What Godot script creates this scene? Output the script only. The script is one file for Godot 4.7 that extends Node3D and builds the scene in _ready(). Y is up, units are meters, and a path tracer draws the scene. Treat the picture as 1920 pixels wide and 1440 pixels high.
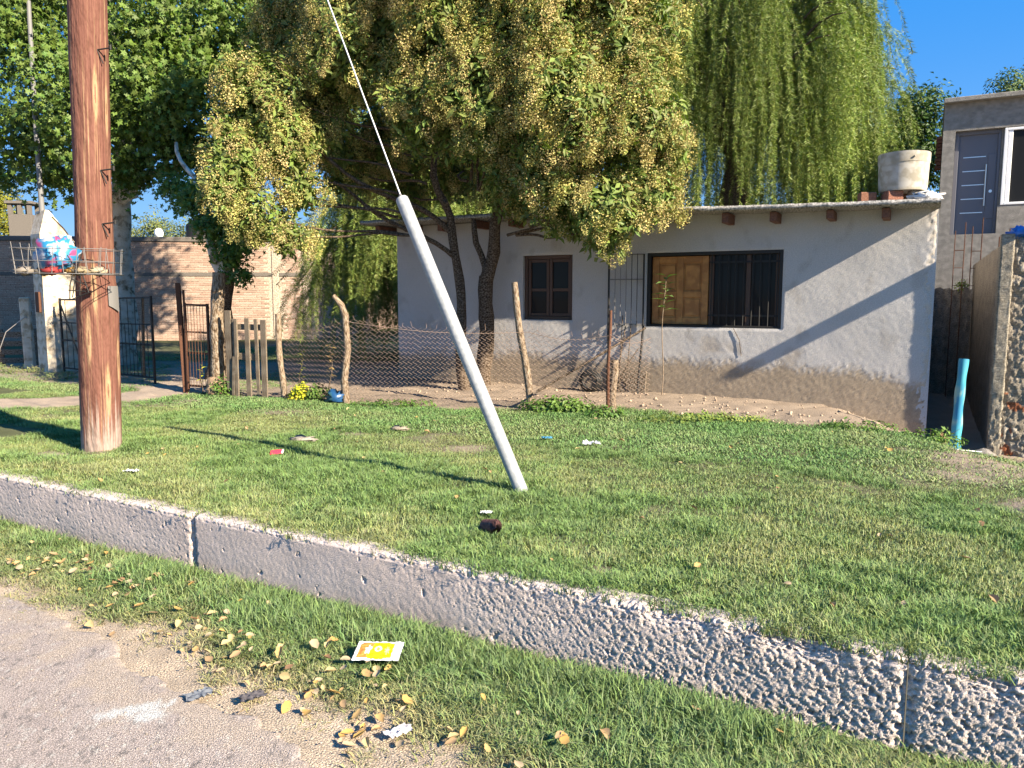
extends Node3D

# ------------------------------------------------------------------ mesh builder
class MB:
	var v := PackedVector3Array()
	var n := PackedVector3Array()
	var uv := PackedVector2Array()
	var c := PackedColorArray()
	var ix := PackedInt32Array()
	var col := Color(1, 1, 1)
	func vert(p: Vector3, nn: Vector3, t := Vector2.ZERO) -> int:
		v.append(p); n.append(nn); uv.append(t); c.append(col)
		return v.size() - 1
	func tri_i(a: int, b: int, d: int) -> void:
		# clockwise seen from the side the normals point to
		var g := (v[b] - v[a]).cross(v[d] - v[a])
		if g.dot(n[a] + n[b] + n[d]) > 0.0:
			ix.append(a); ix.append(d); ix.append(b)
		else:
			ix.append(a); ix.append(b); ix.append(d)
	func tri(a: Vector3, b: Vector3, d: Vector3, out := Vector3.ZERO) -> void:
		var g := (b - a).cross(d - a).normalized()
		if out != Vector3.ZERO and g.dot(out) < 0.0: g = -g
		var i := vert(a, g); vert(b, g, Vector2(1, 0)); vert(d, g, Vector2(1, 1))
		tri_i(i, i + 1, i + 2)
	func quad(a: Vector3, b: Vector3, d: Vector3, e: Vector3, out := Vector3.ZERO) -> void:
		var g := (b - a).cross(d - a).normalized()
		if out != Vector3.ZERO and g.dot(out) < 0.0: g = -g
		var i := vert(a, g, Vector2(0, 0)); vert(b, g, Vector2(1, 0)); vert(d, g, Vector2(1, 1)); vert(e, g, Vector2(0, 1))
		tri_i(i, i + 1, i + 2); tri_i(i, i + 2, i + 3)
	func box(xf: Transform3D, s: Vector3, b := 0.0) -> void:
		# chamfered box centred on xf
		var h := s * 0.5
		b = minf(b, minf(h.x, minf(h.y, h.z)) * 0.6)
		var ax := [Vector3(1, 0, 0), Vector3(0, 1, 0), Vector3(0, 0, 1)]
		for a in 3:
			var u: Vector3 = ax[(a + 1) % 3]; var w: Vector3 = ax[(a + 2) % 3]
			var hu := h[(a + 1) % 3] - b; var hw := h[(a + 2) % 3] - b
			for sg in [-1.0, 1.0]:
				var o: Vector3 = ax[a] * h[a] * sg
				quad(xf * (o - u * hu - w * hw), xf * (o + u * hu - w * hw), xf * (o + u * hu + w * hw), xf * (o - u * hu + w * hw), xf.basis * (ax[a] * sg))
		if b <= 0.0: return
		for a in 3:
			var e: Vector3 = ax[a]; var u: Vector3 = ax[(a + 1) % 3]; var w: Vector3 = ax[(a + 2) % 3]
			var he := h[a] - b; var hu := h[(a + 1) % 3]; var hw := h[(a + 2) % 3]
			for su in [-1.0, 1.0]:
				for sw in [-1.0, 1.0]:
					var p: Vector3 = u * su * hu + w * sw * (hw - b); var q: Vector3 = u * su * (hu - b) + w * sw * hw
					quad(xf * (p - e * he), xf * (p + e * he), xf * (q + e * he), xf * (q - e * he), xf.basis * (u * su + w * sw))
		for sx in [-1.0, 1.0]:
			for sy in [-1.0, 1.0]:
				for sz in [-1.0, 1.0]:
					tri(xf * Vector3(sx * h.x, sy * (h.y - b), sz * (h.z - b)), xf * Vector3(sx * (h.x - b), sy * h.y, sz * (h.z - b)), xf * Vector3(sx * (h.x - b), sy * (h.y - b), sz * h.z), xf.basis * Vector3(sx, sy, sz))
	func bx(x0: float, x1: float, y0: float, y1: float, z0: float, z1: float, b := 0.0) -> void:
		box(Transform3D(Basis(), Vector3((x0 + x1) / 2, (y0 + y1) / 2, (z0 + z1) / 2)), Vector3(absf(x1 - x0), absf(y1 - y0), absf(z1 - z0)), b)
	func bar(a: Vector3, b: Vector3, w: float, d: float, bev := 0.0) -> void:
		# rectangular bar from a to b
		var z := (b - a).normalized()
		var x := z.cross(Vector3.UP)
		if x.length() < 0.05: x = Vector3.RIGHT
		x = x.normalized()
		var y := z.cross(x).normalized()
		box(Transform3D(Basis(x, y, z), (a + b) * 0.5), Vector3(w, d, (b - a).length()), bev)
	func tube(pts: Array, rad: Array, sides := 8, caps := true, vscale := 1.0) -> void:
		var t0: Vector3 = (pts[1] - pts[0]).normalized()
		var x := t0.cross(Vector3(0.31, 0.2, 0.93)).normalized()
		var base := v.size()
		var run := 0.0
		for i in pts.size():
			var t: Vector3
			if i == 0: t = t0
			elif i == pts.size() - 1: t = (pts[i] - pts[i - 1]).normalized()
			else: t = (pts[i + 1] - pts[i - 1]).normalized()
			if i > 0: run += (pts[i] - pts[i - 1]).length()
			x = (x - t * x.dot(t)).normalized()
			var y := t.cross(x)
			for k in sides + 1:
				var a := TAU * k / sides
				var d := x * cos(a) + y * sin(a)
				vert(pts[i] + d * rad[i], d, Vector2(float(k) / sides, run * vscale))
		for i in pts.size() - 1:
			for k in sides:
				var a := base + i * (sides + 1) + k
				tri_i(a, a + 1, a + sides + 2); tri_i(a, a + sides + 2, a + sides + 1)
		if caps:
			for e in [0, pts.size() - 1]:
				var dirn: Vector3 = (pts[1] - pts[0]).normalized() * -1.0 if e == 0 else (pts[e] - pts[e - 1]).normalized()
				var m := vert(pts[e], dirn, Vector2(0.5, 0.5))
				var first := v.size()
				for k in sides:
					vert(v[base + e * (sides + 1) + k], dirn, Vector2(0.5, 0.5))
				for k in sides:
					tri_i(m, first + k, first + (k + 1) % sides)
	func rod(a: Vector3, b: Vector3, r: float, sides := 5) -> void:
		tube([a, b], [r, r], sides, true)
	func grid(nu: int, nv: int, f: Callable) -> void:
		# f(i, j) -> [position, colour]; normals from differences
		var base := v.size()
		for j in nv:
			for i in nu:
				var r = f.call(i, j)
				v.append(r[0]); c.append(r[1]); n.append(Vector3.UP); uv.append(Vector2(float(i) / (nu - 1), float(j) / (nv - 1)))
		for j in nv:
			for i in nu:
				var l := v[base + j * nu + maxi(i - 1, 0)]; var r := v[base + j * nu + mini(i + 1, nu - 1)]
				var d := v[base + maxi(j - 1, 0) * nu + i]; var u := v[base + mini(j + 1, nv - 1) * nu + i]
				n[base + j * nu + i] = (r - l).cross(u - d).normalized()
	func grid_faces(base: int, nu: int, nv: int, skip = null) -> void:
		for j in nv - 1:
			for i in nu - 1:
				if skip != null and skip.call(i, j): continue
				var a := base + j * nu + i
				ix.append(a); ix.append(a + nu + 1); ix.append(a + 1)
				ix.append(a); ix.append(a + nu); ix.append(a + nu + 1)
	func lump(ctr: Vector3, r: Vector3, nz: FastNoiseLite, amp: float, freq: float, rings := 10, segs := 14, colf = null) -> void:
		var base := v.size()
		for j in rings + 1:
			var ph := PI * j / rings
			for i in segs + 1:
				var a := TAU * (i % segs) / segs
				var d := Vector3(sin(ph) * cos(a), cos(ph), sin(ph) * sin(a))
				var k := 1.0 + amp * nz.get_noise_3dv((d + ctr) * freq)
				if colf != null: col = colf.call(d)
				vert(ctr + d * r * k, d, Vector2(float(i) / segs, float(j) / rings))
		var acc := PackedVector3Array(); acc.resize((rings + 1) * (segs + 1))
		for j in rings:
			for i in segs:
				var a := base + j * (segs + 1) + i
				tri_i(a, a + 1, a + segs + 2); tri_i(a, a + segs + 2, a + segs + 1)
	func mesh() -> ArrayMesh:
		var arr := []
		arr.resize(Mesh.ARRAY_MAX)
		arr[Mesh.ARRAY_VERTEX] = v; arr[Mesh.ARRAY_NORMAL] = n; arr[Mesh.ARRAY_TEX_UV] = uv; arr[Mesh.ARRAY_COLOR] = c; arr[Mesh.ARRAY_INDEX] = ix
		var m := ArrayMesh.new()
		m.add_surface_from_arrays(Mesh.PRIMITIVE_TRIANGLES, arr)
		return m

var rng := RandomNumberGenerator.new()
var nz := FastNoiseLite.new()      # smooth, feature about 1 unit
var nf := FastNoiseLite.new()      # fractal
var M := {}
var counts := {}

func lin(r: float, g: float, b: float) -> Color: return Color(r, g, b).linear_to_srgb()
func rr(a: float, b: float) -> float: return rng.randf_range(a, b)
func ss(a: float, b: float, x: float) -> float: return smoothstep(a, b, x)

func numbered(s: String) -> String:
	counts[s] = counts.get(s, -1) + 1
	return s if counts[s] == 0 else "%s_%03d" % [s, counts[s]]

func thing(called: String, label: String, category: String, at := Vector3.ZERO, turn := 0.0, group := "") -> Node3D:
	var o := Node3D.new()
	o.name = numbered(called); add_child(o)
	o.position = at; o.rotation_degrees.y = turn
	o.set_meta("label", label); o.set_meta("category", category)
	if group: o.set_meta("group", group)
	return o

func part(parent: Node, called: String, mb, m: Material, label := "") -> MeshInstance3D:
	var o := MeshInstance3D.new()
	o.name = called
	o.mesh = mb.mesh() if mb is MB else mb
	o.material_override = m
	parent.add_child(o, true)
	if label: o.set_meta("label", label)
	return o

func struct(called: String, mb: MB, m: Material) -> MeshInstance3D:
	var o := part(self, called, mb, m)
	o.set_meta("kind", "structure")
	return o

func single(called: String, mb, m: Material, label: String, category: String, at := Vector3.ZERO, group := "") -> MeshInstance3D:
	var o := part(self, numbered(called), mb, m)
	o.position = at
	o.set_meta("label", label); o.set_meta("category", category)
	if group: o.set_meta("group", group)
	return o

func scatter(parent: Node, called: String, me: Mesh, m: Material, xfs: Array, cols: Array) -> MultiMeshInstance3D:
	var mm := MultiMesh.new()
	mm.transform_format = MultiMesh.TRANSFORM_3D
	mm.use_colors = true
	mm.mesh = me
	mm.instance_count = xfs.size()
	for i in xfs.size():
		mm.set_instance_transform(i, xfs[i]); mm.set_instance_color(i, cols[i])
	var o := MultiMeshInstance3D.new()
	o.name = called; o.multimesh = mm; o.material_override = m
	parent.add_child(o, true)
	o.set_meta("kind", "stuff")
	return o

# ------------------------------------------------------------------ materials
func ntex(sd: int, freq: float, cols: Array, offs: Array, oct := 4, size := 512) -> NoiseTexture2D:
	var t := NoiseTexture2D.new()
	t.width = size; t.height = size; t.seamless = true
	var f := FastNoiseLite.new()
	f.seed = sd; f.frequency = freq; f.fractal_octaves = oct
	t.noise = f
	var g := Gradient.new()
	g.colors = PackedColorArray(cols); g.offsets = PackedFloat32Array(offs)
	t.color_ramp = g
	return t

func nrm(sd: int, freq: float, strength: float, oct := 4, size := 512) -> NoiseTexture2D:
	var t := NoiseTexture2D.new()
	t.width = size; t.height = size; t.seamless = true; t.as_normal_map = true; t.bump_strength = strength
	var f := FastNoiseLite.new()
	f.seed = sd; f.frequency = freq; f.fractal_octaves = oct
	t.noise = f
	return t

func mat(called: String, colr: Color, rough: float, opt := {}) -> StandardMaterial3D:
	var m := StandardMaterial3D.new()
	m.resource_name = called
	m.albedo_color = colr; m.roughness = rough
	m.cull_mode = BaseMaterial3D.CULL_DISABLED
	if opt.has("tex"): m.albedo_texture = opt.tex
	if opt.has("nrm"):
		m.normal_enabled = true; m.normal_texture = opt.nrm; m.normal_scale = opt.get("ns", 1.0)
	if opt.has("tri"):
		m.uv1_triplanar = true; m.uv1_world_triplanar = opt.get("world", true); m.uv1_scale = Vector3.ONE * opt.tri
	if opt.has("uvs"): m.uv1_scale = opt.uvs
	if opt.has("metal"): m.metallic = opt.metal
	if opt.has("spec"): m.metallic_specular = opt.spec
	if opt.get("vc", false): m.vertex_color_use_as_albedo = true
	if opt.has("back"):
		m.backlight_enabled = true; m.backlight = opt.back
	M[called] = m
	return m

func speckle(lo: float, sd: int, freq: float, oct := 4) -> NoiseTexture2D:
	return ntex(sd, freq, [Color(lo, lo, lo), Color(1, 1, 1)], [0.25, 0.75], oct)

func make_materials() -> void:
	var sp := speckle(0.72, 3, 0.03)
	var spf := speckle(0.6, 4, 0.12)
	mat("ground", Color(1, 1, 1), 1.0, {"vc": true, "tex": spf, "nrm": nrm(5, 0.09, 6.0), "ns": 0.8, "tri": 1.7, "spec": 0.2})
	mat("asphalt", Color(1, 1, 1), 0.9, {"vc": true, "tex": speckle(0.62, 6, 0.085, 5), "nrm": nrm(7, 0.1, 10.0), "ns": 1.0, "tri": 2.6, "spec": 0.3})
	mat("kerb", Color(1, 1, 1), 0.95, {"vc": true, "tex": speckle(0.74, 8, 0.16), "nrm": nrm(9, 0.15, 5.0), "ns": 0.6, "tri": 2.0, "spec": 0.2})
	mat("plaster", Color(1, 1, 1), 0.95, {"vc": true, "tex": speckle(0.84, 10, 0.1), "nrm": nrm(11, 0.11, 5.0), "ns": 0.5, "tri": 1.6, "spec": 0.2})
	mat("concrete", Color(1, 1, 1), 0.95, {"vc": true, "tex": speckle(0.7, 12, 0.06), "nrm": nrm(13, 0.14, 6.0), "ns": 0.7, "tri": 1.3, "spec": 0.2})
	mat("render_coat", lin(0.30, 0.28, 0.25), 0.95, {"tex": speckle(0.84, 14, 0.012, 5), "nrm": nrm(15, 0.1, 6.0), "ns": 0.7, "tri": 1.1, "spec": 0.2})
	mat("whitewash", lin(0.62, 0.55, 0.45), 0.95, {"tex": ntex(16, 0.012, [Color(0.72, 0.66, 0.58), Color(0.97, 0.95, 0.92), Color(1, 1, 1)], [0.2, 0.45, 0.7], 5), "nrm": nrm(17, 0.08, 5.0), "ns": 0.6, "tri": 0.9, "spec": 0.2})
	mat("brick", Color(1, 1, 1), 0.95, {"vc": true, "tex": speckle(0.65, 18, 0.08), "tri": 1.5, "spec": 0.2})
	mat("mortar", lin(0.56, 0.46, 0.36), 1.0, {"tex": sp, "tri": 1.0, "spec": 0.2})
	mat("coping", lin(0.18, 0.16, 0.14), 1.0, {"tex": speckle(0.8, 19, 0.07, 5), "tri": 0.8, "spec": 0.2})
	mat("old_wood", lin(0.25, 0.22, 0.18), 0.9, {"tex": ntex(20, 0.02, [Color(0.45, 0.4, 0.36), Color(0.85, 0.8, 0.75), Color(1, 1, 1)], [0.25, 0.5, 0.75]), "uvs": Vector3(3.0, 0.6, 1), "spec": 0.2})
	mat("post_wood", lin(0.30, 0.245, 0.19), 0.95, {"tex": ntex(21, 0.03, [Color(0.62, 0.57, 0.52), Color(0.92, 0.89, 0.85), Color(1, 1, 1)], [0.25, 0.5, 0.75], 5), "nrm": nrm(22, 0.05, 8.0), "ns": 0.8, "uvs": Vector3(1.0, 0.7, 1), "spec": 0.2})
	mat("rafter_wood", lin(0.2, 0.085, 0.05), 0.8, {"tex": sp, "tri": 2.0})
	mat("door_wood", lin(0.42, 0.19, 0.05), 0.6, {"tex": ntex(23, 0.006, [Color(0.86, 0.82, 0.78), Color(1, 1, 1)], [0.3, 0.7], 5), "tri": 1.6, "world": false})
	mat("dark_wood", lin(0.075, 0.038, 0.022), 0.6)
	mat("black_iron", lin(0.02, 0.019, 0.018), 0.6, {"spec": 0.4})
	mat("grey_iron", lin(0.2, 0.19, 0.18), 0.6, {"metal": 0.4})
	mat("rust", lin(0.2, 0.085, 0.045), 0.95, {"tex": speckle(0.45, 24, 0.07), "tri": 3.0})
	mat("rust_wire", lin(0.30, 0.21, 0.16), 0.8)
	mat("wire", lin(0.4, 0.37, 0.34), 0.5, {"metal": 0.5})
	mat("steel_pipe", lin(0.33, 0.345, 0.355), 0.55, {"tex": ntex(25, 0.02, [Color(0.88, 0.89, 0.9), Color(1, 1, 1)], [0.3, 0.7], 5), "tri": 2.0, "spec": 0.4})
	mat("mast_pipe", lin(0.17, 0.17, 0.17), 0.6, {"spec": 0.4})
	mat("cable", lin(0.6, 0.6, 0.6), 0.5, {"metal": 0.3})
	mat("roof_edge", lin(0.5, 0.48, 0.45), 0.9, {"tex": speckle(0.5, 26, 0.05), "tri": 1.3, "spec": 0.2})
	mat("tank", lin(0.40, 0.38, 0.335), 0.85, {"tex": ntex(27, 0.008, [Color(0.84, 0.82, 0.78), Color(1, 1, 1)], [0.3, 0.7], 5), "tri": 1.5, "spec": 0.3})
	mat("glass", Color(lin(0.02, 0.02, 0.02), 0.02), 0.05, {"spec": 0.2})
	mat("dark_room", lin(0.32, 0.28, 0.24), 1.0)
	mat("white_pvc", lin(0.8, 0.8, 0.8), 0.4)
	mat("door_paint", lin(0.13, 0.13, 0.15), 0.45, {"spec": 0.5})
	mat("chrome", lin(0.75, 0.75, 0.75), 0.3, {"metal": 0.8})
	mat("blue_paint", Color(1, 1, 1), 0.6, {"vc": true})
	mat("plain", Color(1, 1, 1), 0.7, {"vc": true, "spec": 0.3})
	mat("plastic", Color(1, 1, 1), 0.35, {"vc": true, "spec": 0.5})
	mat("cloth", Color(1, 1, 1), 1.0, {"vc": true})
	mat("white_bark", lin(0.60, 0.57, 0.50), 0.95, {"tex": ntex(28, 0.012, [Color(0.5, 0.46, 0.4), Color(0.9, 0.88, 0.84), Color(1, 1, 1)], [0.22, 0.36, 0.6], 5), "tri": 0.8, "nrm": nrm(29, 0.06, 6.0), "ns": 0.6, "spec": 0.2})
	mat("bark", lin(0.19, 0.15, 0.115), 0.95, {"tex": ntex(30, 0.03, [Color(0.5, 0.46, 0.42), Color(1, 1, 1)], [0.3, 0.7]), "tri": 2.0, "nrm": nrm(31, 0.06, 9.0), "ns": 1.0, "spec": 0.2})
	mat("leaf", Color(1, 1, 1), 0.55, {"vc": true, "back": lin(0.32, 0.42, 0.08), "spec": 0.4})
	mat("flower", Color(1, 1, 1), 0.9, {"vc": true, "back": lin(0.25, 0.22, 0.08), "spec": 0.2})
	mat("grass", Color(1, 1, 1), 0.6, {"vc": true, "back": lin(0.15, 0.17, 0.07), "spec": 0.3})
	mat("dry_leaf", Color(1, 1, 1), 0.85, {"vc": true, "back": lin(0.25, 0.17, 0.06), "spec": 0.25})
	pole_texture()

func pole_texture() -> void:
	# weathered pole: grain, pale worn streaks and knots, greyed foot; 512 x 1024 over the turn and 5 m of height
	var W := 384; var HH := 1024
	var im := Image.create(W, HH, false, Image.FORMAT_RGB8)
	var a := FastNoiseLite.new(); a.seed = 41; a.frequency = 1.0; a.fractal_octaves = 3
	var knots := [[0.84, 0.78], [0.82, 3.3], [0.93, 3.2], [0.76, 1.69], [0.70, 1.25], [0.96, 1.05], [0.4, 2.2]]
	for y in HH:
		var hgt := 5.0 * y / HH
		for x in W:
			var an := TAU * x / W
			var px := cos(an) * 1.2; var pz := sin(an) * 1.2
			var grain := a.get_noise_3d(px * 9.0, hgt * 0.55, pz * 9.0)
			var fine := a.get_noise_3d(px * 34.0, hgt * 1.6, pz * 34.0)
			var pale := a.get_noise_3d(px * 6.0 + 20.0, hgt * 0.45, pz * 6.0)
			var r := 0.142 + 0.05 * grain + 0.016 * fine; var g := 0.064 + 0.026 * grain + 0.009 * fine; var b := 0.047 + 0.018 * grain + 0.007 * fine
			var w := 0.7 * ss(0.3, 0.55, pale + 0.12 * fine)
			for k in knots:
				var dx: float = (float(x) / W - k[0]) * 3.0; var dy: float = (hgt - k[1]) * 0.55
				var d := sqrt(dx * dx * 4.0 + dy * dy) + 0.03 * fine
				w = maxf(w, 0.9 * ss(0.16, 0.09, d))
				if d < 0.035: w = 0.15
			r = lerpf(r, 0.40, w * 0.75); g = lerpf(g, 0.27, w * 0.75); b = lerpf(b, 0.15, w * 0.75)
			var e := ss(0.62, 0.30, hgt + 0.45 * grain + 0.25 * pale)
			r = lerpf(r, 0.30 + 0.08 * fine, e * 0.85); g = lerpf(g, 0.24 + 0.07 * fine, e * 0.85); b = lerpf(b, 0.205 + 0.07 * fine, e * 0.85)
			var cr := ss(0.36, 0.46, a.get_noise_3d(px * 14.0 + 7.0, hgt * 0.7, pz * 14.0))
			r *= 1.0 - 0.45 * cr; g *= 1.0 - 0.45 * cr; b *= 1.0 - 0.45 * cr
			im.set_pixel(x, y, Color(clampf(r, 0.02, 1), clampf(g, 0.02, 1), clampf(b, 0.02, 1)).linear_to_srgb())
	var m := mat("pole_wood", Color(1, 1, 1), 0.85, {"tex": ImageTexture.create_from_image(im), "uvs": Vector3(1, 0.2, 1), "spec": 0.25})
	m.normal_enabled = true; m.normal_scale = 0.7
	m.normal_texture = nrm(42, 0.03, 6.0)

# ------------------------------------------------------------------ the lie of the land
const KX := Vector3(0.8755, 0, 0.4833)      # along the kerb, to the right
const KB := Vector3(0.4833, 0, -0.8755)     # away from the street
const K0 := Vector3(0, 0, -3.574)
const HX := Vector3(0.87989, 0, 0.47514)    # along the house front
const HZ := Vector3(-0.47514, 0, 0.87989)   # out of the house front
const HC := Vector3(4.84, 0, -8.8764)       # right front corner of the house

func kpos(u: float, k: float) -> Vector3: return K0 + KX * u + KB * k
func kcoord(p: Vector3) -> Vector2: return Vector2((p - K0).dot(KX), (p - K0).dot(KB))
func hcoord(p: Vector3) -> Vector2: return Vector2((p - HC).dot(HX), (p - HC).dot(HZ))

func lawn_y(x: float, z: float) -> float:
	var h := 0.03 * nz.get_noise_2d(x * 0.7, z * 0.7) + 0.012 * nz.get_noise_2d(x * 3.0, z * 3.0)
	h -= 0.42 * ss(3.7, 5.1, x) * ss(5.2, 7.8, -z)
	var hc := hcoord(Vector3(x, 0, z))
	if hc.x < 0.3: h += 0.05 * ss(1.3, 0.2, hc.y) * ss(-9.5, -8.0, hc.x) * ss(-7.0, -6.0, -absf(hc.y))
	var k := kcoord(Vector3(x, 0, z)).y
	return lerpf(-0.012, h, ss(0.08, 0.6, k))

func verge_y(u: float, k: float) -> float:
	var p := kpos(u, k)
	return -0.355 + 0.055 * ss(-0.02, -0.8, k) + 0.02 * nz.get_noise_2d(p.x * 2.0, p.z * 2.0) * ss(-1.6, -0.9, k)

func road_edge(u: float) -> float:
	var e := -0.86 - 0.07 * ss(-2.9, -1.9, u) - 0.15 * ss(-1.9, -1.2, u) - 0.14 * ss(-0.7, 0.1, u) - 0.3 * ss(0.1, 1.6, u)
	return e + 0.07 * nz.get_noise_1d(u * 1.7 + 4.0) + 0.04 * nz.get_noise_1d(u * 7.0)

func path_d(x: float, z: float) -> float:
	# distance from the trodden path to the gate
	var pts := [Vector2(-14.0, -7.6), Vector2(-7.4, -9.2), Vector2(-5.7, -9.95), Vector2(-4.95, -11.0), Vector2(-5.1, -12.5), Vector2(-6.0, -15.0)]
	var d := 99.0
	for i in pts.size() - 1:
		d = minf(d, Vector2(x, z).distance_to(Geometry2D.get_closest_point_to_segment(Vector2(x, z), pts[i], pts[i + 1])))
	return d

func fence_z(x: float) -> float:
	if x > -2.1: return -9.71 + (x + 2.1) * 0.2 + 0.03 * (x + 2.1)
	return -9.71 + (x + 2.1) * 0.46

var bare := [[-2.95, -9.05, 0.55, 0.25], [-4.75, -9.65, 0.5, 0.2], [-1.6, -7.6, 0.35, 0.18], [0.47, -3.66, 0.2, 0.13], [0.62, -3.4, 0.3, 0.07], [3.6, -4.7, 0.45, 0.45], [3.9, -6.0, 0.5, 0.6], [3.2, -3.5, 0.35, 0.4], [-0.35, -6.9, 0.3, 0.12], [4.4, -7.2, 0.7, 0.5], [-3.72, -6.62, 0.3, 0.16]]

func green(x: float, z: float) -> float:
	# how well grass grows here: 0 bare soil .. 1 thick turf
	var p := Vector3(x, 0, z)
	var hc := hcoord(p)
	var k := kcoord(p).y
	var wob := nz.get_noise_2d(x * 1.6 + 9.0, z * 1.6) * 0.5 + nz.get_noise_2d(x * 5.0, z * 5.0) * 0.25
	var g := 1.0
	if k > 0.05:
		g = 0.82 + 0.5 * wob + 0.35 * nz.get_noise_2d(x * 0.6 + 70.0, z * 0.6)
		g *= ss(0.42, 0.62, path_d(x, z) + 0.2 * wob)
		for b in bare:
			var d := Vector2((x - b[0]) / b[2], (z - b[1]) / b[3]).length()
			g *= lerpf(0.4, 1.0, ss(0.3, 1.6, d + 1.3 * wob))
		var fz := fence_z(x)
		if hc.x > -8.6 and hc.x < 0.4 and z < fz + 0.4:
			var lim := 1.35 if hc.x > -3.9 else 9.0
			var edge := ss(lim + 0.25, lim - 0.1, hc.y + 0.35 * wob) * ss(0.15, -0.15, z - fz + 0.25 * wob)
			if hc.x > -3.9: edge = ss(1.5, 1.15, hc.y + 0.4 * wob)
			g *= 1.0 - edge
		if z < fz and hc.x <= -8.6: g *= 0.25 + 0.75 * ss(-15.5, -17.0, z + wob)
		elif z < fz and hc.y < 0.0: g *= 0.25 + 0.75 * ss(-15.5, -17.0, z + wob)
		if x > 4.6 and z < -8.0: g *= 0.15
	else:
		var u := kcoord(p).x
		var e := road_edge(u)
		g = ss(e - 0.05, e + 0.72, k + 0.45 * wob)
		g *= lerpf(1.0, 0.30, ss(0.9, 0.3, Vector2((u + 0.30) / 0.75, (k + 1.08) / 0.28).length() + 0.5 * wob))
	return clampf(g, 0.0, 1.0)

# ------------------------------------------------------------------
func _ready() -> void:
	rng.seed = 7
	nz.seed = 5; nz.frequency = 0.5; nz.fractal_octaves = 2
	nf.seed = 9; nf.frequency = 1.0; nf.fractal_octaves = 4
	camera_and_light()
	make_materials()
	lay_ground()
	house()
	neighbour()
	brick_wall()
	far_houses()
	trees()
	pole_and_guy()
	left_things()
	fences()
	right_things()
	grass()
	small_plants()
	litter()

func camera_and_light() -> void:
	var cam := Camera3D.new()
	cam.name = "camera"
	cam.fov = 53.06
	cam.position = Vector3(0, 1.36, 0)
	cam.rotation_degrees = Vector3(-6.5, 0, 0)
	cam.near = 0.05; cam.far = 2000.0
	add_child(cam); cam.current = true
	var we := WorldEnvironment.new()
	we.name = "environment"
	var e := Environment.new()
	e.background_mode = Environment.BG_SKY
	var sm := ProceduralSkyMaterial.new()
	sm.sky_top_color = lin(0.008, 0.092, 0.27)
	sm.sky_horizon_color = lin(0.16, 0.26, 0.34)
	sm.sky_curve = 0.085
	sm.sky_energy_multiplier = 1.0
	sm.ground_bottom_color = lin(0.08, 0.07, 0.05)
	sm.ground_horizon_color = lin(0.16, 0.15, 0.12)
	sm.sun_angle_max = 30.0
	var sky := Sky.new()
	sky.sky_material = sm
	e.sky = sky
	e.tonemap_mode = Environment.TONE_MAPPER_LINEAR
	e.tonemap_exposure = 3.5
	e.sdfgi_enabled = true; e.ssao_enabled = true; e.ssil_enabled = true
	we.environment = e
	add_child(we)
	var sun := DirectionalLight3D.new()
	sun.name = "sun"
	var s := Vector3(0.6745, 0.4924, 0.55).normalized()
	sun.look_at_from_position(s * 50.0, Vector3.ZERO, Vector3.UP)
	sun.light_energy = 1.5
	sun.light_color = Color(1.0, 0.94, 0.84)
	sun.light_angular_distance = 0.5
	sun.shadow_enabled = true
	add_child(sun)

# ------------------------------------------------------------------ ground, road, kerb
func axis(lo: float, hi: float, step: float, farlo: float, farhi: float) -> Array:
	var a := []
	var out := []
	var d := step; var x := lo
	while x > farlo:
		d *= 1.35; x -= d; out.push_front(x)
	a.append_array(out)
	var n := int(round((hi - lo) / step))
	for i in n + 1: a.append(lo + (hi - lo) * i / n)
	d = step; x = hi
	while x < farhi:
		d *= 1.35; x += d; a.append(x)
	return a

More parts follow.
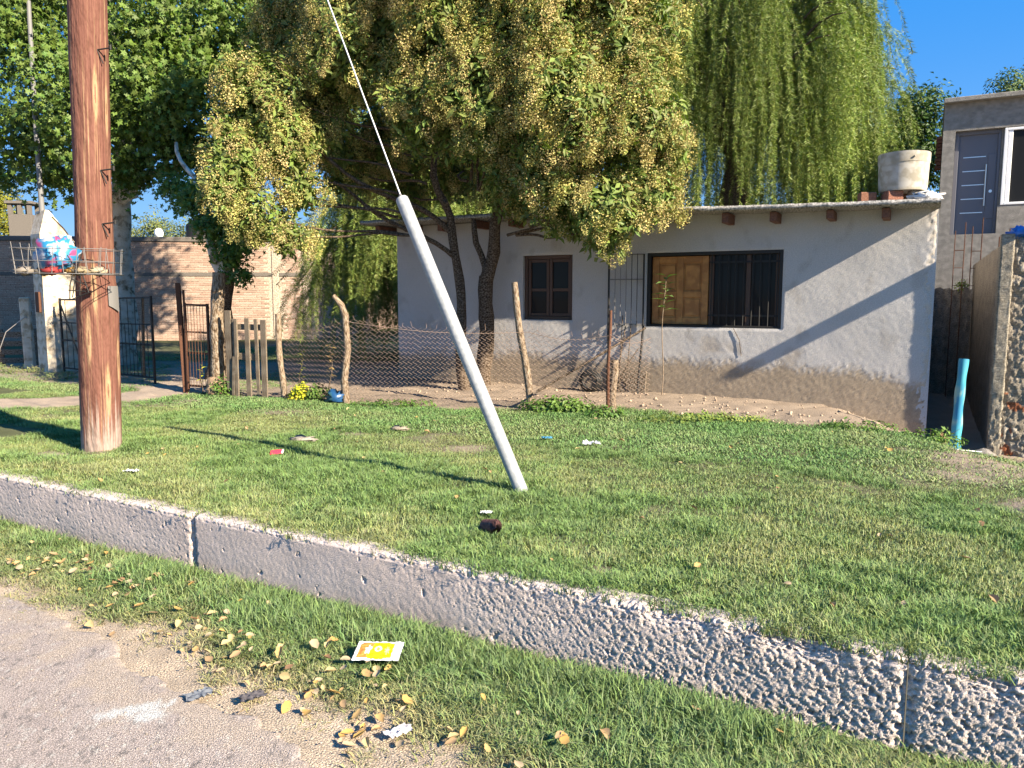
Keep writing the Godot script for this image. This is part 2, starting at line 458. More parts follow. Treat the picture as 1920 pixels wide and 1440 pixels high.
func lay_ground() -> void:
	var us := axis(-12.0, 6.5, 0.07, -300.0, 300.0)
	var ks := [0.05]
	for i in 110: ks.append(0.05 + 0.07 * (i + 1))
	for i in 60: ks.append(7.75 + 0.2 * (i + 1))
	var d := 0.3
	while ks[-1] < 300.0:
		ks.append(ks[-1] + d); d *= 1.35
	var soil := Color(0.42, 0.335, 0.26); var turf := Color(0.15, 0.16, 0.08); var path := Color(0.50, 0.40, 0.315)
	var mb := MB.new()
	mb.grid(us.size(), ks.size(), func(i, j):
		var p := kpos(us[i], ks[j])
		p.y = lawn_y(p.x, p.z)
		var g := green(p.x, p.z) if absf(us[i]) < 30 and ks[j] < 40 else 0.8
		var w := 0.5 + 0.5 * nf.get_noise_2d(p.x * 2.0, p.z * 2.0)
		var s: Color = soil.lerp(path, ss(0.9, 0.4, path_d(p.x, p.z)))
		var cc: Color = (s * (0.8 + 0.4 * w)).lerp(turf * (0.7 + 0.6 * w), ss(0.15, 0.75, g))
		if ks[j] > 40: cc = Color(0.12, 0.13, 0.06)
		p.y += (1.0 - g) * (0.022 * nf.get_noise_2d(p.x * 3.0, p.z * 3.0) + 0.014 * nf.get_noise_2d(p.x * 9.0, p.z * 9.0))
		return [p, Color(cc.r, cc.g, cc.b)])
	mb.grid_faces(0, us.size(), ks.size())
	struct("ground", mb, M.ground)
	# verge between kerb and road
	var vk := [0.04]
	for i in 50: vk.append(0.04 - 0.035 * (i + 1))
	d = 0.2
	while vk[-1] > -300.0:
		vk.append(vk[-1] - d); d *= 1.5
	var vu := axis(-5.0, 2.6, 0.05, -300.0, 300.0)
	mb = MB.new()
	mb.grid(vu.size(), vk.size(), func(i, j):
		var p := kpos(vu[i], vk[j])
		p.y = verge_y(vu[i], vk[j])
		var g := green(p.x, p.z)
		var w := 0.5 + 0.5 * nf.get_noise_2d(p.x * 5.0, p.z * 5.0)
		var cc: Color = (Color(0.56, 0.45, 0.335) * (0.75 + 0.5 * w)).lerp(Color(0.17, 0.16, 0.08) * (0.7 + 0.6 * w), ss(0.1, 0.7, g))
		p.y += 0.012 * nf.get_noise_2d(p.x * 12.0, p.z * 12.0)
		if vk[j] < -1.68: p.y -= 0.05
		return [p, Color(cc.r, cc.g, cc.b)])
	var n0 := mb.v.size()
	for q in n0: mb.n[q] = -mb.n[q]
	grid_faces_flip(mb, 0, vu.size(), vk.size())
	struct("verge", mb, M.ground)
	# old asphalt
	var ru := axis(-5.0, 1.5, 0.018, -300.0, 300.0)
	var rk := []
	for i in 110: rk.append(i * 0.018)
	d = 0.05
	while rk[-1] < 9.0:
		rk.append(rk[-1] + d); d *= 1.4
	mb = MB.new()
	mb.grid(ru.size(), rk.size(), func(i, j):
		var e := road_edge(ru[i]) + 0.025 * nf.get_noise_1d(ru[i] * 14.0)
		var p := kpos(ru[i], e - rk[j])
		var thick := 0.012 * ss(0.0, 0.06, rk[j]) - 0.02 * ss(0.02, 0.0, rk[j])
		p.y = maxf(verge_y(ru[i], e - rk[j]), -0.296) + thick + 0.02 * ss(0.0, 1.2, rk[j])
		var st := nf.get_noise_2d(p.x * 28.0, p.z * 28.0)
		p.y += 0.001 * st
		var w := 0.5 + 0.5 * nf.get_noise_2d(p.x * 1.3, p.z * 1.3)
		var w2 := nf.get_noise_2d(p.x * 45.0 + 50.0, p.z * 45.0)
		var cc: Color = Color(0.48, 0.405, 0.365).lerp(Color(0.58, 0.49, 0.435), w) * (0.99 + 0.16 * st)
		if w2 > 0.42: cc = Color(0.66, 0.60, 0.54)
		elif w2 < -0.42: cc = Color(0.28, 0.25, 0.23)
		var sand := ss(0.32, 0.02, rk[j] + 0.5 * nf.get_noise_2d(p.x * 4.0, p.z * 4.0))
		cc = cc.lerp(Color(0.60, 0.49, 0.39), 0.75 * sand)
		# spilled white powder
		var q := Vector2(p.x + 1.515, p.z + 2.905).rotated(0.42)
		var dd := Vector2(q.x / 0.19, q.y / 0.05).length() + 0.7 * nf.get_noise_2d(p.x * 20.0, p.z * 20.0)
		var q2 := Vector2(p.x + 1.43, p.z + 2.86).rotated(0.3)
		dd = minf(dd, Vector2(q2.x / 0.085, q2.y / 0.05).length() + 0.5 * nf.get_noise_2d(p.x * 26.0, p.z * 26.0))
		cc = cc.lerp(Color(0.75, 0.74, 0.7), ss(1.0, 0.45, dd))
		return [p, Color(cc.r, cc.g, cc.b)])
	for q in mb.v.size(): mb.n[q] = -mb.n[q]
	grid_faces_flip(mb, 0, ru.size(), rk.size())
	struct("road", mb, M.asphalt)
	kerb()

func grid_faces_flip(mb: MB, base: int, nu: int, nv: int) -> void:
	for j in nv - 1:
		for i in nu - 1:
			var a := base + j * nu + i
			mb.ix.append(a); mb.ix.append(a + 1); mb.ix.append(a + nu + 1)
			mb.ix.append(a); mb.ix.append(a + nu + 1); mb.ix.append(a + nu)

func kerb() -> void:
	# three cast lengths with open joints; weathered deeper and deeper towards the right
	var cell := FastNoiseLite.new()
	cell.noise_type = FastNoiseLite.TYPE_CELLULAR; cell.frequency = 1.0; cell.seed = 3
	cell.cellular_return_type = FastNoiseLite.RETURN_DISTANCE
	var root := thing("kerb", "long grey concrete kerb along the lawn, pitted and crumbling at one end", "kerb", Vector3.ZERO)
	var cuts := [-14.0, -5.2, -2.285, 1.70, 6.0]
	for s in 4:
		var u0: float = cuts[s] + 0.0025; var u1: float = cuts[s + 1] - 0.0025
		var seen := s > 0
		var st := 0.0058 if seen else 0.08
		if s == 1: st = 0.009
		if s == 3: u1 = 3.2
		var nu := int((u1 - u0) / st)
		# profile: foot, face up, rounded arris, top back, down behind
		var prof := []
		for i in 57: prof.append(Vector2(0.0, -0.36 + 0.35 * i / 56.0))
		prof.append(Vector2(0.006, -0.003)); prof.append(Vector2(0.015, 0.003))
		for i in 9: prof.append(Vector2(0.027 + 0.013 * i, 0.006))
		prof.append(Vector2(0.145, -0.05)); prof.append(Vector2(0.145, -0.2))
		var mb := MB.new()
		mb.grid(nu, prof.size(), func(i, j):
			var u := lerpf(u0, u1, float(i) / (nu - 1))
			var q: Vector2 = prof[j]
			var rough := ss(-0.9, 1.6, u + 0.5 * nz.get_noise_2d(u * 3.0, q.y * 6.0))
			var left := 0.35 * ss(-1.0, -2.6, u) * ss(-0.35, -0.05, q.y + 0.1 * nz.get_noise_1d(u * 3.0)) if s < 2 else 0.0
			if s == 1: left = 0.35
			var f := nf.get_noise_3d(u * 26.0, q.y * 26.0, q.x * 26.0)
			var g := nf.get_noise_3d(u * 60.0 + 7.0, q.y * 60.0, q.x * 60.0)
			# washed-out mortar: ragged holes between the stones, few and small where the face is still smooth
			var w3 := Vector3(u, q.y, q.x) + Vector3(g, f, g) * 0.006
			var pit := 1.0 + cell.get_noise_3dv(w3 * 34.0)
			var pit2 := 1.0 + cell.get_noise_3dv(w3 * 70.0 + Vector3(9, 3, 1))
			var deep := -(0.013 + 0.007 * ss(0.6, 2.2, u)) * ss(0.36, 0.18, pit + 0.35 * f) * ss(0.25, 0.8, rough) - 0.008 * ss(0.40, 0.2, pit2 + 0.3 * g) * ss(0.10, 0.5, rough + 0.8 * left)
			var off := deep + f * (0.0015 + 0.0045 * rough + 0.002 * left) + g * (0.0005 + 0.0035 * rough + 0.002 * left) + 0.006 * nz.get_noise_2d(u * 2.0, q.y * 3.0)
			var hole := ss(0.55, 0.62, nf.get_noise_2d(u * 11.0 + 30.0, q.y * 8.0))
			off -= 0.010 * hole
			var endr := minf(u - u0, u1 - u)
			off -= 0.02 * ss(0.035, 0.0, endr + 0.02 * f)
			var nn := Vector2(-1, 0) if j < 57 else (Vector2(-0.7, 0.7) if j < 59 else Vector2(0, 1))
			if j >= 59: off *= 0.6
			if j >= 54 and j <= 58: off -= 0.016 * ss(0.0, 0.4, f + 0.15 + 0.3 * nz.get_noise_1d(u * 6.0)) * (0.35 + rough)
			var o := q + nn * off
			var brk := rough * (0.028 * ss(-0.1, 0.5, nz.get_noise_1d(u * 4.0 + 2.0)) + 0.012 * ss(0.0, 0.4, nz.get_noise_1d(u * 13.0)))
			if q.y > -0.09: o.y -= brk * ss(-0.09, -0.01, q.y) * ss(0.14, 0.0, q.x)
			if j >= 40 and j < 60: o.x += brk * 0.8 * ss(40, 57, j)
			var p := kpos(u, o.x); p.y = o.y
			var w := 0.5 + 0.5 * nf.get_noise_2d(u * 3.0, q.y * 5.0)
			var cc: Color = Color(0.74, 0.63, 0.585).lerp(Color(0.64, 0.545, 0.50), w)
			cc = cc.lerp(Color(0.60, 0.515, 0.46), rough * 0.85) * (1.0 + 0.5 * rough * g + 0.4 * left * g)
			cc = cc.lerp(Color(0.68, 0.54, 0.48), 0.35 * ss(0.2, 0.5, nz.get_noise_1d(u * 1.3 + 8.0)) * (1.0 - rough))
			return [p, Color(cc.r, cc.g, cc.b)])
		mb.grid_faces(0, nu, prof.size())
		# end faces
		for e in [0, nu - 1]:
			var ctr := (mb.v[e] + mb.v[e + (prof.size() - 1) * nu]) * 0.5
			mb.col = Color(0.36, 0.32, 0.28)
			for j in prof.size() - 1:
				mb.tri(ctr, mb.v[e + j * nu], mb.v[e + (j + 1) * nu], KX * (-1.0 if e == 0 else 1.0))
		part(root, "kerb_stone", mb, M.kerb)

# ------------------------------------------------------------------ the low house
func cuts_with(lo: float, hi: float, step: float, must: Array) -> Array:
	var pts := [lo]
	must = must.duplicate(); must.append(hi); must.sort()
	for m in must:
		var a: float = pts[-1]
		var n := maxi(1, int(round((m - a) / step)))
		for i in n: pts.append(a + (m - a) * (i + 1) / n)
	return pts

func in_rect(r: Array, x: float, y: float) -> bool: return x > r[0] and x < r[1] and y > r[2] and y < r[3]

func roof_y(x: float) -> float: return 2.405 + 0.115 * ss(0.2, -6.0, x) + 0.006 * nz.get_noise_1d(x * 3.0)

func house() -> void:
	var h := thing("plastered_house", "low grey plastered house with flat eaves roof and brown damp stain along its foot", "house", HC, -28.37)
	var wins := [[-5.32, -4.53, 1.02, 1.95], [-3.43, -1.67, 0.953, 1.94]]
	var L := -7.6
	var xs := cuts_with(L, 0.0, 0.022, [wins[0][0], wins[0][1], wins[1][0], wins[1][1]])
	var ys := cuts_with(-0.5, 2.46, 0.024, [wins[0][2], wins[0][3], wins[1][2], wins[1][3]])
	var mb := MB.new()
	var crack := FastNoiseLite.new(); crack.seed = 77; crack.noise_type = FastNoiseLite.TYPE_CELLULAR; crack.frequency = 2.2
	crack.cellular_return_type = FastNoiseLite.RETURN_DISTANCE2_SUB
	mb.grid(xs.size(), ys.size(), func(i, j):
		var x: float = xs[i]; var y: float = ys[j]
		var f := nf.get_noise_2d(x * 17.0, y * 12.0); var g := nz.get_noise_2d(x * 2.4, y * 2.4)
		# edge of the damp stain: 0.45 m up, wandering, broken by the grain of the plaster
		var top := 0.47 + 0.09 * nz.get_noise_1d(x * 1.3 + 3.0) + 0.06 * nz.get_noise_1d(x * 5.0) - 0.12 * ss(-1.0, -0.1, x)
		var f2 := nf.get_noise_2d(x * 40.0 + 9.0, y * 40.0)
		var st := ss(0.10, -0.08, y - top + 0.07 * f + 0.07 * f2)
		var blot := ss(0.3, 0.55, nf.get_noise_2d(x * 1.1 + 40.0, y * 1.1)) * ss(1.2, 0.6, y)
		st = maxf(st, 0.5 * blot)
		var z := 0.0022 * f + 0.0015 * f2 + 0.005 * g
		z -= st * (0.006 - 0.004 * nf.get_noise_2d(x * 30.0 + 5.0, y * 30.0))
		for w in wins:
			if x >= w[0] - 0.001 and x <= w[1] + 0.001 and y >= w[2] - 0.001 and y <= w[3] + 0.001: z = -0.011
		if i == 0 or i == xs.size() - 1: z = -0.012
		var pl: Color = Color(0.58, 0.56, 0.545).lerp(Color(0.51, 0.485, 0.465), 0.5 + 0.5 * nf.get_noise_2d(x * 0.9, y * 0.9))
		pl = pl.lerp(Color(0.40, 0.37, 0.34), 0.55 * ss(0.28, 0.6, nf.get_noise_2d(x * 2.3 + 12.0, y * 1.4)))
		# hairline cracks near the foot of the right end
		var cw := ss(0.030, 0.012, crack.get_noise_2d(x + 0.05 * f, y * 1.3) + 1.0) * ss(0.0, 0.25, nz.get_noise_2d(x * 0.8 + 7.0, y * 0.9)) * ss(1.0, 0.5, y) * ss(-2.2, -1.0, x)
		z -= 0.006 * cw
		var mud: Color = Color(0.42, 0.335, 0.24).lerp(Color(0.28, 0.22, 0.155), 0.5 + 0.6 * f + 0.5 * f2)
		# bare mortar where the corner is knocked away
		var corner := ss(0.10, 0.02, -x + 0.09 * f + 0.05 * g)
		var cc := pl.lerp(mud, st * 0.93)
		cc = cc.lerp(Color(0.56, 0.48, 0.38), corner * 0.8)
		z -= 0.012 * corner
		return [Vector3(x, y, z), Color(cc.r, cc.g, cc.b)])
	mb.grid_faces(0, xs.size(), ys.size(), func(i, j):
		var mx: float = (xs[i] + xs[i + 1]) * 0.5; var my: float = (ys[j] + ys[j + 1]) * 0.5
		return in_rect(wins[0], mx, my) or in_rect(wins[1], mx, my))
	# the thickness of the wall round the openings
	mb.col = Color(0.5, 0.5, 0.51)
	var zf := -0.0115; var zb := -0.2
	mb.bx(L, wins[0][0], -0.5, 2.44, zb, zf); mb.bx(wins[0][0], wins[0][1], -0.5, wins[0][2], zb, zf); mb.bx(wins[0][0], wins[0][1], wins[0][3], 2.44, zb, zf)
	mb.bx(wins[0][1], wins[1][0], -0.5, 2.44, zb, zf); mb.bx(wins[1][0], wins[1][1], -0.5, wins[1][2], zb, zf); mb.bx(wins[1][0], wins[1][1], wins[1][3], 2.44, zb, zf)
	mb.bx(wins[1][1], 0.0, -0.5, 2.44, zb, zf)
	part(h, "front_wall", mb, M.plaster)
	mb = MB.new(); mb.col = Color(0.45, 0.44, 0.43)
	mb.bx(L, L + 0.2, -0.5, 2.43, -6.0, zb - 0.002); mb.bx(-0.2, -0.002, -0.5, 2.43, -6.0, zb - 0.002); mb.bx(L + 0.202, -0.202, -0.5, 2.43, -6.0, -5.8)
	part(h, "side_walls", mb, M.plaster)
	mb = MB.new()
	mb.bx(L + 0.21, -0.21, 0.0, 0.06, -5.79, -0.21)
	mb.bx(-4.1, -4.0, 0.06, 2.43, -5.79, -0.21)
	part(h, "inner_floor", mb, M.dark_room)
	# roof: a thin wavy slab with rough edge
	mb = MB.new()
	var pr := [Vector2(-6.2, -0.045), Vector2(-0.3, -0.045), Vector2(0.46, -0.05), Vector2(0.475, -0.02), Vector2(0.465, 0.012), Vector2(0.3, 0.022), Vector2(-6.2, 0.022)]
	var nu := 150
	mb.grid(nu, pr.size(), func(i, j):
		var x := lerpf(-7.95, 0.01, float(i) / (nu - 1))
		var q: Vector2 = pr[j]
		var z := q.x + (0.018 * nf.get_noise_1d(x * 4.0 + j) if j > 1 and j < 6 else 0.0)
		var y := roof_y(x) + q.y + 0.008 * nf.get_noise_1d(x * 6.0 + 3.0 * j)
		return [Vector3(x, y, z), Color(1, 1, 1)])
	mb.grid_faces(0, nu, pr.size())
	for e in [0, nu - 1]:
		for j in pr.size() - 2:
			mb.tri(mb.v[e], mb.v[e + (j + 1) * nu], mb.v[e + (j + 2) * nu], Vector3(-1 if e == 0 else 1, 0, 0))
	part(h, "roof", mb, M.roof_edge)
	for k in 13:
		var x := -0.53 - 0.6 * k + 0.02 * sin(k * 2.3)
		mb = MB.new()
		var yt := roof_y(x) - 0.06
		mb.bx(x - 0.04, x + 0.04, yt - 0.115 + 0.01 * sin(k * 1.7), yt, -0.25, 0.36 + 0.04 * sin(k * 3.1), 0.006)
		part(h, "rafter", mb, M.rafter_wood)
	window_small(h, wins[0])
	window_large(h, wins[1])
	# conduit and wires on the wall
	mb = MB.new()
	mb.tube([Vector3(-2.25, 0.95, 0.012), Vector3(-2.17, 0.8, 0.013), Vector3(-2.14, 0.6, 0.012)], [0.004, 0.004, 0.004], 5)
	part(h, "wall_cable", mb, M.bark)

func window_small(h: Node3D, r: Array) -> void:
	var w := Node3D.new(); w.name = "window"; h.add_child(w, true)
	w.set_meta("label", "small dark window with four wooden casement panes")
	var mb := MB.new()
	var zc := -0.10
	mb.bx(r[0] + 0.001, r[0] + 0.05, r[2] + 0.001, r[3] - 0.001, zc - 0.04, zc + 0.04, 0.004); mb.bx(r[1] - 0.05, r[1] - 0.001, r[2] + 0.001, r[3] - 0.001, zc - 0.04, zc + 0.04, 0.004)
	mb.bx(r[0] + 0.05, r[1] - 0.05, r[3] - 0.05, r[3] - 0.001, zc - 0.04, zc + 0.04, 0.004); mb.bx(r[0] + 0.05, r[1] - 0.05, r[2] + 0.001, r[2] + 0.05, zc - 0.04, zc + 0.04, 0.004)
	part(w, "frame", mb, M.dark_wood)
	var mid: float = (r[0] + r[1]) / 2
	for s in 2:
		var x0: float = r[0] + 0.052 if s == 0 else mid + 0.003
		var x1: float = mid - 0.003 if s == 0 else r[1] - 0.052
		mb = MB.new()
		mb.bx(x0, x0 + 0.045, r[2] + 0.052, r[3] - 0.052, zc - 0.03, zc + 0.02, 0.004); mb.bx(x1 - 0.045, x1, r[2] + 0.052, r[3] - 0.052, zc - 0.03, zc + 0.02, 0.004)
		var ym: float = (r[2] + r[3]) / 2 - 0.03
		for y in [r[2] + 0.075, ym, r[3] - 0.075]:
			mb.bx(x0 + 0.045, x1 - 0.045, y - 0.022, y + 0.022, zc - 0.03, zc + 0.015, 0.003)
		part(w, "casement", mb, M.dark_wood)
		for pane in 2:
			mb = MB.new()
			var y0: float = r[2] + 0.097 if pane == 0 else ym + 0.022
			var y1: float = ym - 0.022 if pane == 0 else r[3] - 0.097
			mb.bx(x0 + 0.045, x1 - 0.045, y0, y1, zc - 0.012, zc - 0.008)
			part(w, "pane", mb, M.glass)

func window_large(h: Node3D, r: Array) -> void:
	var w := Node3D.new(); w.name = "window"; h.add_child(w, true)
	w.set_meta("label", "wide barred window with a varnished wooden shutter closing its left part")
	var zc := -0.08
	var mb := MB.new()
	mb.bx(r[0] + 0.001, r[0] + 0.045, r[2] + 0.001, r[3] - 0.001, zc - 0.05, zc + 0.06, 0.004); mb.bx(r[1] - 0.045, r[1] - 0.001, r[2] + 0.001, r[3] - 0.001, zc - 0.05, zc + 0.06, 0.004)
	mb.bx(r[0] + 0.045, r[1] - 0.045, r[3] - 0.045, r[3] - 0.001, zc - 0.05, zc + 0.06, 0.004); mb.bx(r[0] + 0.045, r[1] - 0.045, r[2] + 0.001, r[2] + 0.03, zc - 0.05, zc + 0.06, 0.004)
	part(w, "frame", mb, M.black_iron)
	# varnished shutter: stiles, rails and raised panels
	var a: float = r[0] + 0.06; var b := -2.61
	mb = MB.new()
	var y0: float = r[2] + 0.035; var y1: float = r[3] - 0.05
	var z0 := zc - 0.03; var z1 := zc + 0.012
	mb.bx(a, b, y0, y1, z0, z0 + 0.02)
	for s in [[a, a + 0.09], [b - 0.09, b], [(a + b) / 2 - 0.045, (a + b) / 2 + 0.045]]:
		mb.bx(s[0], s[1], y0 + 0.001, y1 - 0.001, z0 + 0.02, z1, 0.005)
	for rail in [[y0, y0 + 0.09], [y0 + 0.36, y0 + 0.44], [y1 - 0.09, y1]]:
		mb.bx(a + 0.09, (a + b) / 2 - 0.045, rail[0] + 0.001, rail[1] - 0.001, z0 + 0.02, z1 - 0.001, 0.004); mb.bx((a + b) / 2 + 0.045, b - 0.09, rail[0] + 0.001, rail[1] - 0.001, z0 + 0.02, z1 - 0.001, 0.004)
	for px in [[a + 0.115, (a + b) / 2 - 0.07], [(a + b) / 2 + 0.07, b - 0.115]]:
		for py in [[y0 + 0.115, y0 + 0.335], [y0 + 0.465, y1 - 0.115]]:
			mb.bx(px[0], px[1], py[0], py[1], z0 + 0.018, z0 + 0.034, 0.008)
	part(w, "shutter", mb, M.door_wood)
	# dark sash frame and panes on the right
	mb = MB.new()
	for x in [-2.57, -2.10, -1.735]: mb.bx(x - 0.03, x + 0.03, r[2] + 0.032, r[3] - 0.047, zc - 0.045, zc + 0.005, 0.004)
	part(w, "sash", mb, M.dark_wood)
	for px in [[-2.54, -2.13], [-2.07, -1.765]]:
		mb = MB.new(); mb.bx(px[0], px[1], r[2] + 0.032, r[3] - 0.047, zc - 0.03, zc - 0.026)
		part(w, "pane", mb, M.glass)
	# pale curtain gathered behind the left pane
	mb = MB.new()
	var nu := 40; var nv := 14
	mb.grid(nu, nv, func(i, j):
		var t := float(i) / (nu - 1); var s := float(j) / (nv - 1)
		var waist := 0.23 + 0.16 * absf(s - 0.45)
		var x := -2.37 + (t - 0.5) * 2.0 * waist * (0.85 + 0.1 * sin(s * 3.0))
		var red := ss(0.25, 0.5, nz.get_noise_2d(t * 9.0, s * 2.0))
		return [Vector3(x, lerpf(r[2] + 0.05, r[3] - 0.08, s), zc - 0.10 + 0.025 * sin(t * 34.0 + s * 2.0)), Color(0.55, 0.53, 0.56).lerp(Color(0.42, 0.22, 0.18), red)])
	mb.grid_faces(0, nu, nv)
	part(w, "curtain", mb, M.cloth)
	# security bars in front of the right part
	for k in 9:
		mb = MB.new()
		var x := -2.56 + 0.103 * k
		mb.rod(Vector3(x, r[2] + 0.028, zc + 0.05), Vector3(x + 0.006 * sin(k * 4.0), r[3] - 0.046, zc + 0.05), 0.0075, 6)
		part(w, "bar", mb, M.black_iron)
	for y in [r[2] + 0.16, r[3] - 0.14]:
		mb = MB.new(); mb.bx(-2.6, r[1] - 0.046, y - 0.012, y + 0.012, zc + 0.035, zc + 0.042)
		part(w, "flat_bar", mb, M.black_iron)

func grille_leaf() -> void:
	# the grille leaf swung open against the wall beside the wide window
	var o := HC + HX * -3.45 + Vector3(0, 0.95, 0) + HZ * 0.03
	var g := thing("window_grille", "thin iron window grille swung open against the grey wall", "window grille", o, -28.37 + 9.0)
	var mb := MB.new()
	mb.bx(-0.5, -0.475, -0.3, 1.0, -0.012, 0.012, 0.003)
	part(g, "stile", mb, M.black_iron)
	mb = MB.new(); mb.bx(-0.02, 0.0, 0.0, 0.98, -0.01, 0.01, 0.003); part(g, "stile", mb, M.black_iron)
	for y in [0.03, 0.64, 0.975]:
		mb = MB.new(); mb.bx(-0.475, -0.02, y - 0.008, y + 0.008, -0.006, 0.006); part(g, "rail", mb, M.grey_iron)
	for k in 5:
		mb = MB.new()
		var x := -0.475 + 0.0758 * (k + 1)
		mb.rod(Vector3(x, 0.0, 0.011), Vector3(x, 0.985, 0.011), 0.005, 5)
		part(g, "bar", mb, M.grey_iron if k < 3 else M.black_iron)

# ------------------------------------------------------------------ neighbour on the right
func neighbour() -> void:
	grille_leaf()
	# raised house with dark door; its front runs parallel to the low house
	var o := Vector3(8.56, 0, -15.73)
	var n := thing("rendered_house", "unpainted cement rendered house with dark front door above the side passage", "house", o, -28.37)
	var mb := MB.new()
	var d := [0.215, 1.0, 2.585, 4.59]      # door opening
	var wi := [1.04, 2.6, 3.12, 4.575]      # window opening
	mb.bx(0, d[0], -0.6, 5.12, -0.25, 0.0); mb.bx(d[0], d[1], -0.6, d[2], -0.25, 0); mb.bx(d[0], wi[1], d[3], 5.12, -0.25, 0)
	mb.bx(d[1], wi[1], -0.6, wi[2], -0.25, 0.0); mb.bx(wi[1], 4.5, -0.6, 5.12, -0.25, 0.0)
	mb.bx(d[1], wi[0], wi[2], d[3], -0.25, -0.1)
	part(n, "front_wall", mb, M.render_coat)
	mb = MB.new(); mb.bx(0.0, 0.25, -0.6, 5.12, -5.0, -0.252); mb.bx(4.25, 4.5, -0.6, 5.12, -5.0, -0.252); mb.bx(0.252, 4.248, -0.6, 5.12, -5.0, -4.75)
	part(n, "side_walls", mb, M.render_coat)
	mb = MB.new(); mb.bx(0.252, 4.248, 2.45, 2.58, -4.748, -0.252)
	part(n, "floor", mb, M.dark_room)
	mb = MB.new(); mb.bx(-0.02, 4.6, 5.121, 5.21, -5.1, 0.17, 0.01)
	part(n, "roof", mb, M.render_coat)
	var door := Node3D.new(); door.name = "door"; n.add_child(door, true)
	mb = MB.new()
	mb.bx(d[0] + 0.002, d[1] - 0.002, d[2] + 0.002, d[3] - 0.002, -0.22, -0.17)
	mb.bx(d[0] + 0.002, d[0] + 0.07, d[2] + 0.003, d[3] - 0.003, -0.17, -0.12, 0.004); mb.bx(d[1] - 0.05, d[1] - 0.002, d[2] + 0.003, d[3] - 0.003, -0.17, -0.12, 0.004); mb.bx(d[0] + 0.07, d[1] - 0.05, d[3] - 0.07, d[3] - 0.003, -0.17, -0.12, 0.004)
	mb.bx(d[1] - 0.2, d[1] - 0.052, d[2] + 0.3, d[2] + 1.55, -0.17, -0.155, 0.003)
	part(door, "leaf", mb, M.door_paint)
	for k in 5:
		mb = MB.new(); mb.bx(d[0] + 0.16, d[1] - 0.24, d[2] + 0.42 + 0.27 * k, d[2] + 0.436 + 0.27 * k, -0.17, -0.163)
		part(door, "metal_strip", mb, M.chrome)
	mb = MB.new(); mb.rod(Vector3(d[1] - 0.225, d[2] + 0.55, -0.12), Vector3(d[1] - 0.225, d[2] + 1.35, -0.12), 0.014, 8)
	mb.rod(Vector3(d[1] - 0.225, d[2] + 0.6, -0.17), Vector3(d[1] - 0.225, d[2] + 0.6, -0.12), 0.008, 6); mb.rod(Vector3(d[1] - 0.225, d[2] + 1.3, -0.17), Vector3(d[1] - 0.225, d[2] + 1.3, -0.12), 0.008, 6)
	part(door, "handle", mb, M.chrome)
	mb = MB.new(); mb.rod(Vector3(d[1] - 0.13, d[2] + 0.83, -0.157), Vector3(d[1] - 0.13, d[2] + 0.83, -0.14), 0.03, 10)
	part(door, "lock", mb, M.chrome)
	var win := Node3D.new(); win.name = "window"; n.add_child(win, true)
	mb = MB.new()
	mb.bx(wi[0], wi[0] + 0.05, wi[2] + 0.002, wi[3] - 0.002, -0.08, 0.012, 0.006); mb.bx(wi[0] + 0.07, wi[0] + 0.14, wi[2] + 0.05, wi[3] - 0.05, -0.06, 0.0, 0.006); mb.bx(wi[0] + 0.05, wi[0] + 0.07, wi[2] + 0.05, wi[3] - 0.05, -0.06, -0.02)
	mb.bx(wi[0] + 0.05, wi[1] - 0.002, wi[3] - 0.05, wi[3] - 0.003, -0.08, 0.012, 0.006); mb.bx(wi[0] + 0.05, wi[1] - 0.002, wi[2] + 0.003, wi[2] + 0.05, -0.08, 0.012, 0.006)
	mb.bx(wi[1] - 0.06, wi[1] - 0.003, wi[2] + 0.05, wi[3] - 0.05, -0.06, 0.0, 0.006)
	part(win, "frame", mb, M.white_pvc)
	mb = MB.new(); mb.bx(wi[0] + 0.14, wi[1] - 0.06, wi[2] + 0.05, wi[3] - 0.05, -0.04, -0.034)
	part(win, "pane", mb, M.glass)
	# stub of brickwork showing at its left corner
	mb = MB.new()
	for k in 9:
		mb.col = Color(0.32, 0.14, 0.09) * (0.8 + 0.3 * absf(sin(k * 2.1)))
		mb.bx(-0.12 + 0.02 * (k % 2), -0.004, 4.05 + 0.075 * k, 4.115 + 0.075 * k, -1.4, -1.1, 0.005)
	part(n, "brick_stub", mb, M.brick)
	# added canopy out of view, shaped to cast the shadow band on the grey wall
	var g := thing("added_canopy", "added concrete canopy and pillar out of view, shaped to shade the grey wall", "canopy", Vector3(5.3, 0, -8.45), -28.37)
	mb = MB.new(); mb.bx(1.0, 1.3, -0.6, 2.6, -0.3, 0.0, 0.01); part(g, "pillar", mb, M.render_coat)
	mb = MB.new()
	var pf := [Vector2(0.62, 2.62), Vector2(0.60, 2.68), Vector2(-0.4, 2.74), Vector2(-0.4, 2.602)]
	mb.grid(2, 5, func(i, j):
		var q: Vector2 = pf[j % 4]
		return [Vector3(1.05 + 0.2 * i, q.y, q.x), Color(1, 1, 1)])
	mb.grid_faces(0, 2, 5)
	for e in 2: mb.quad(mb.v[e], mb.v[e + 2], mb.v[e + 4], mb.v[e + 6], Vector3(-1 if e == 0 else 1, 0, 0))
	part(g, "shading_beam", mb, M.render_coat)

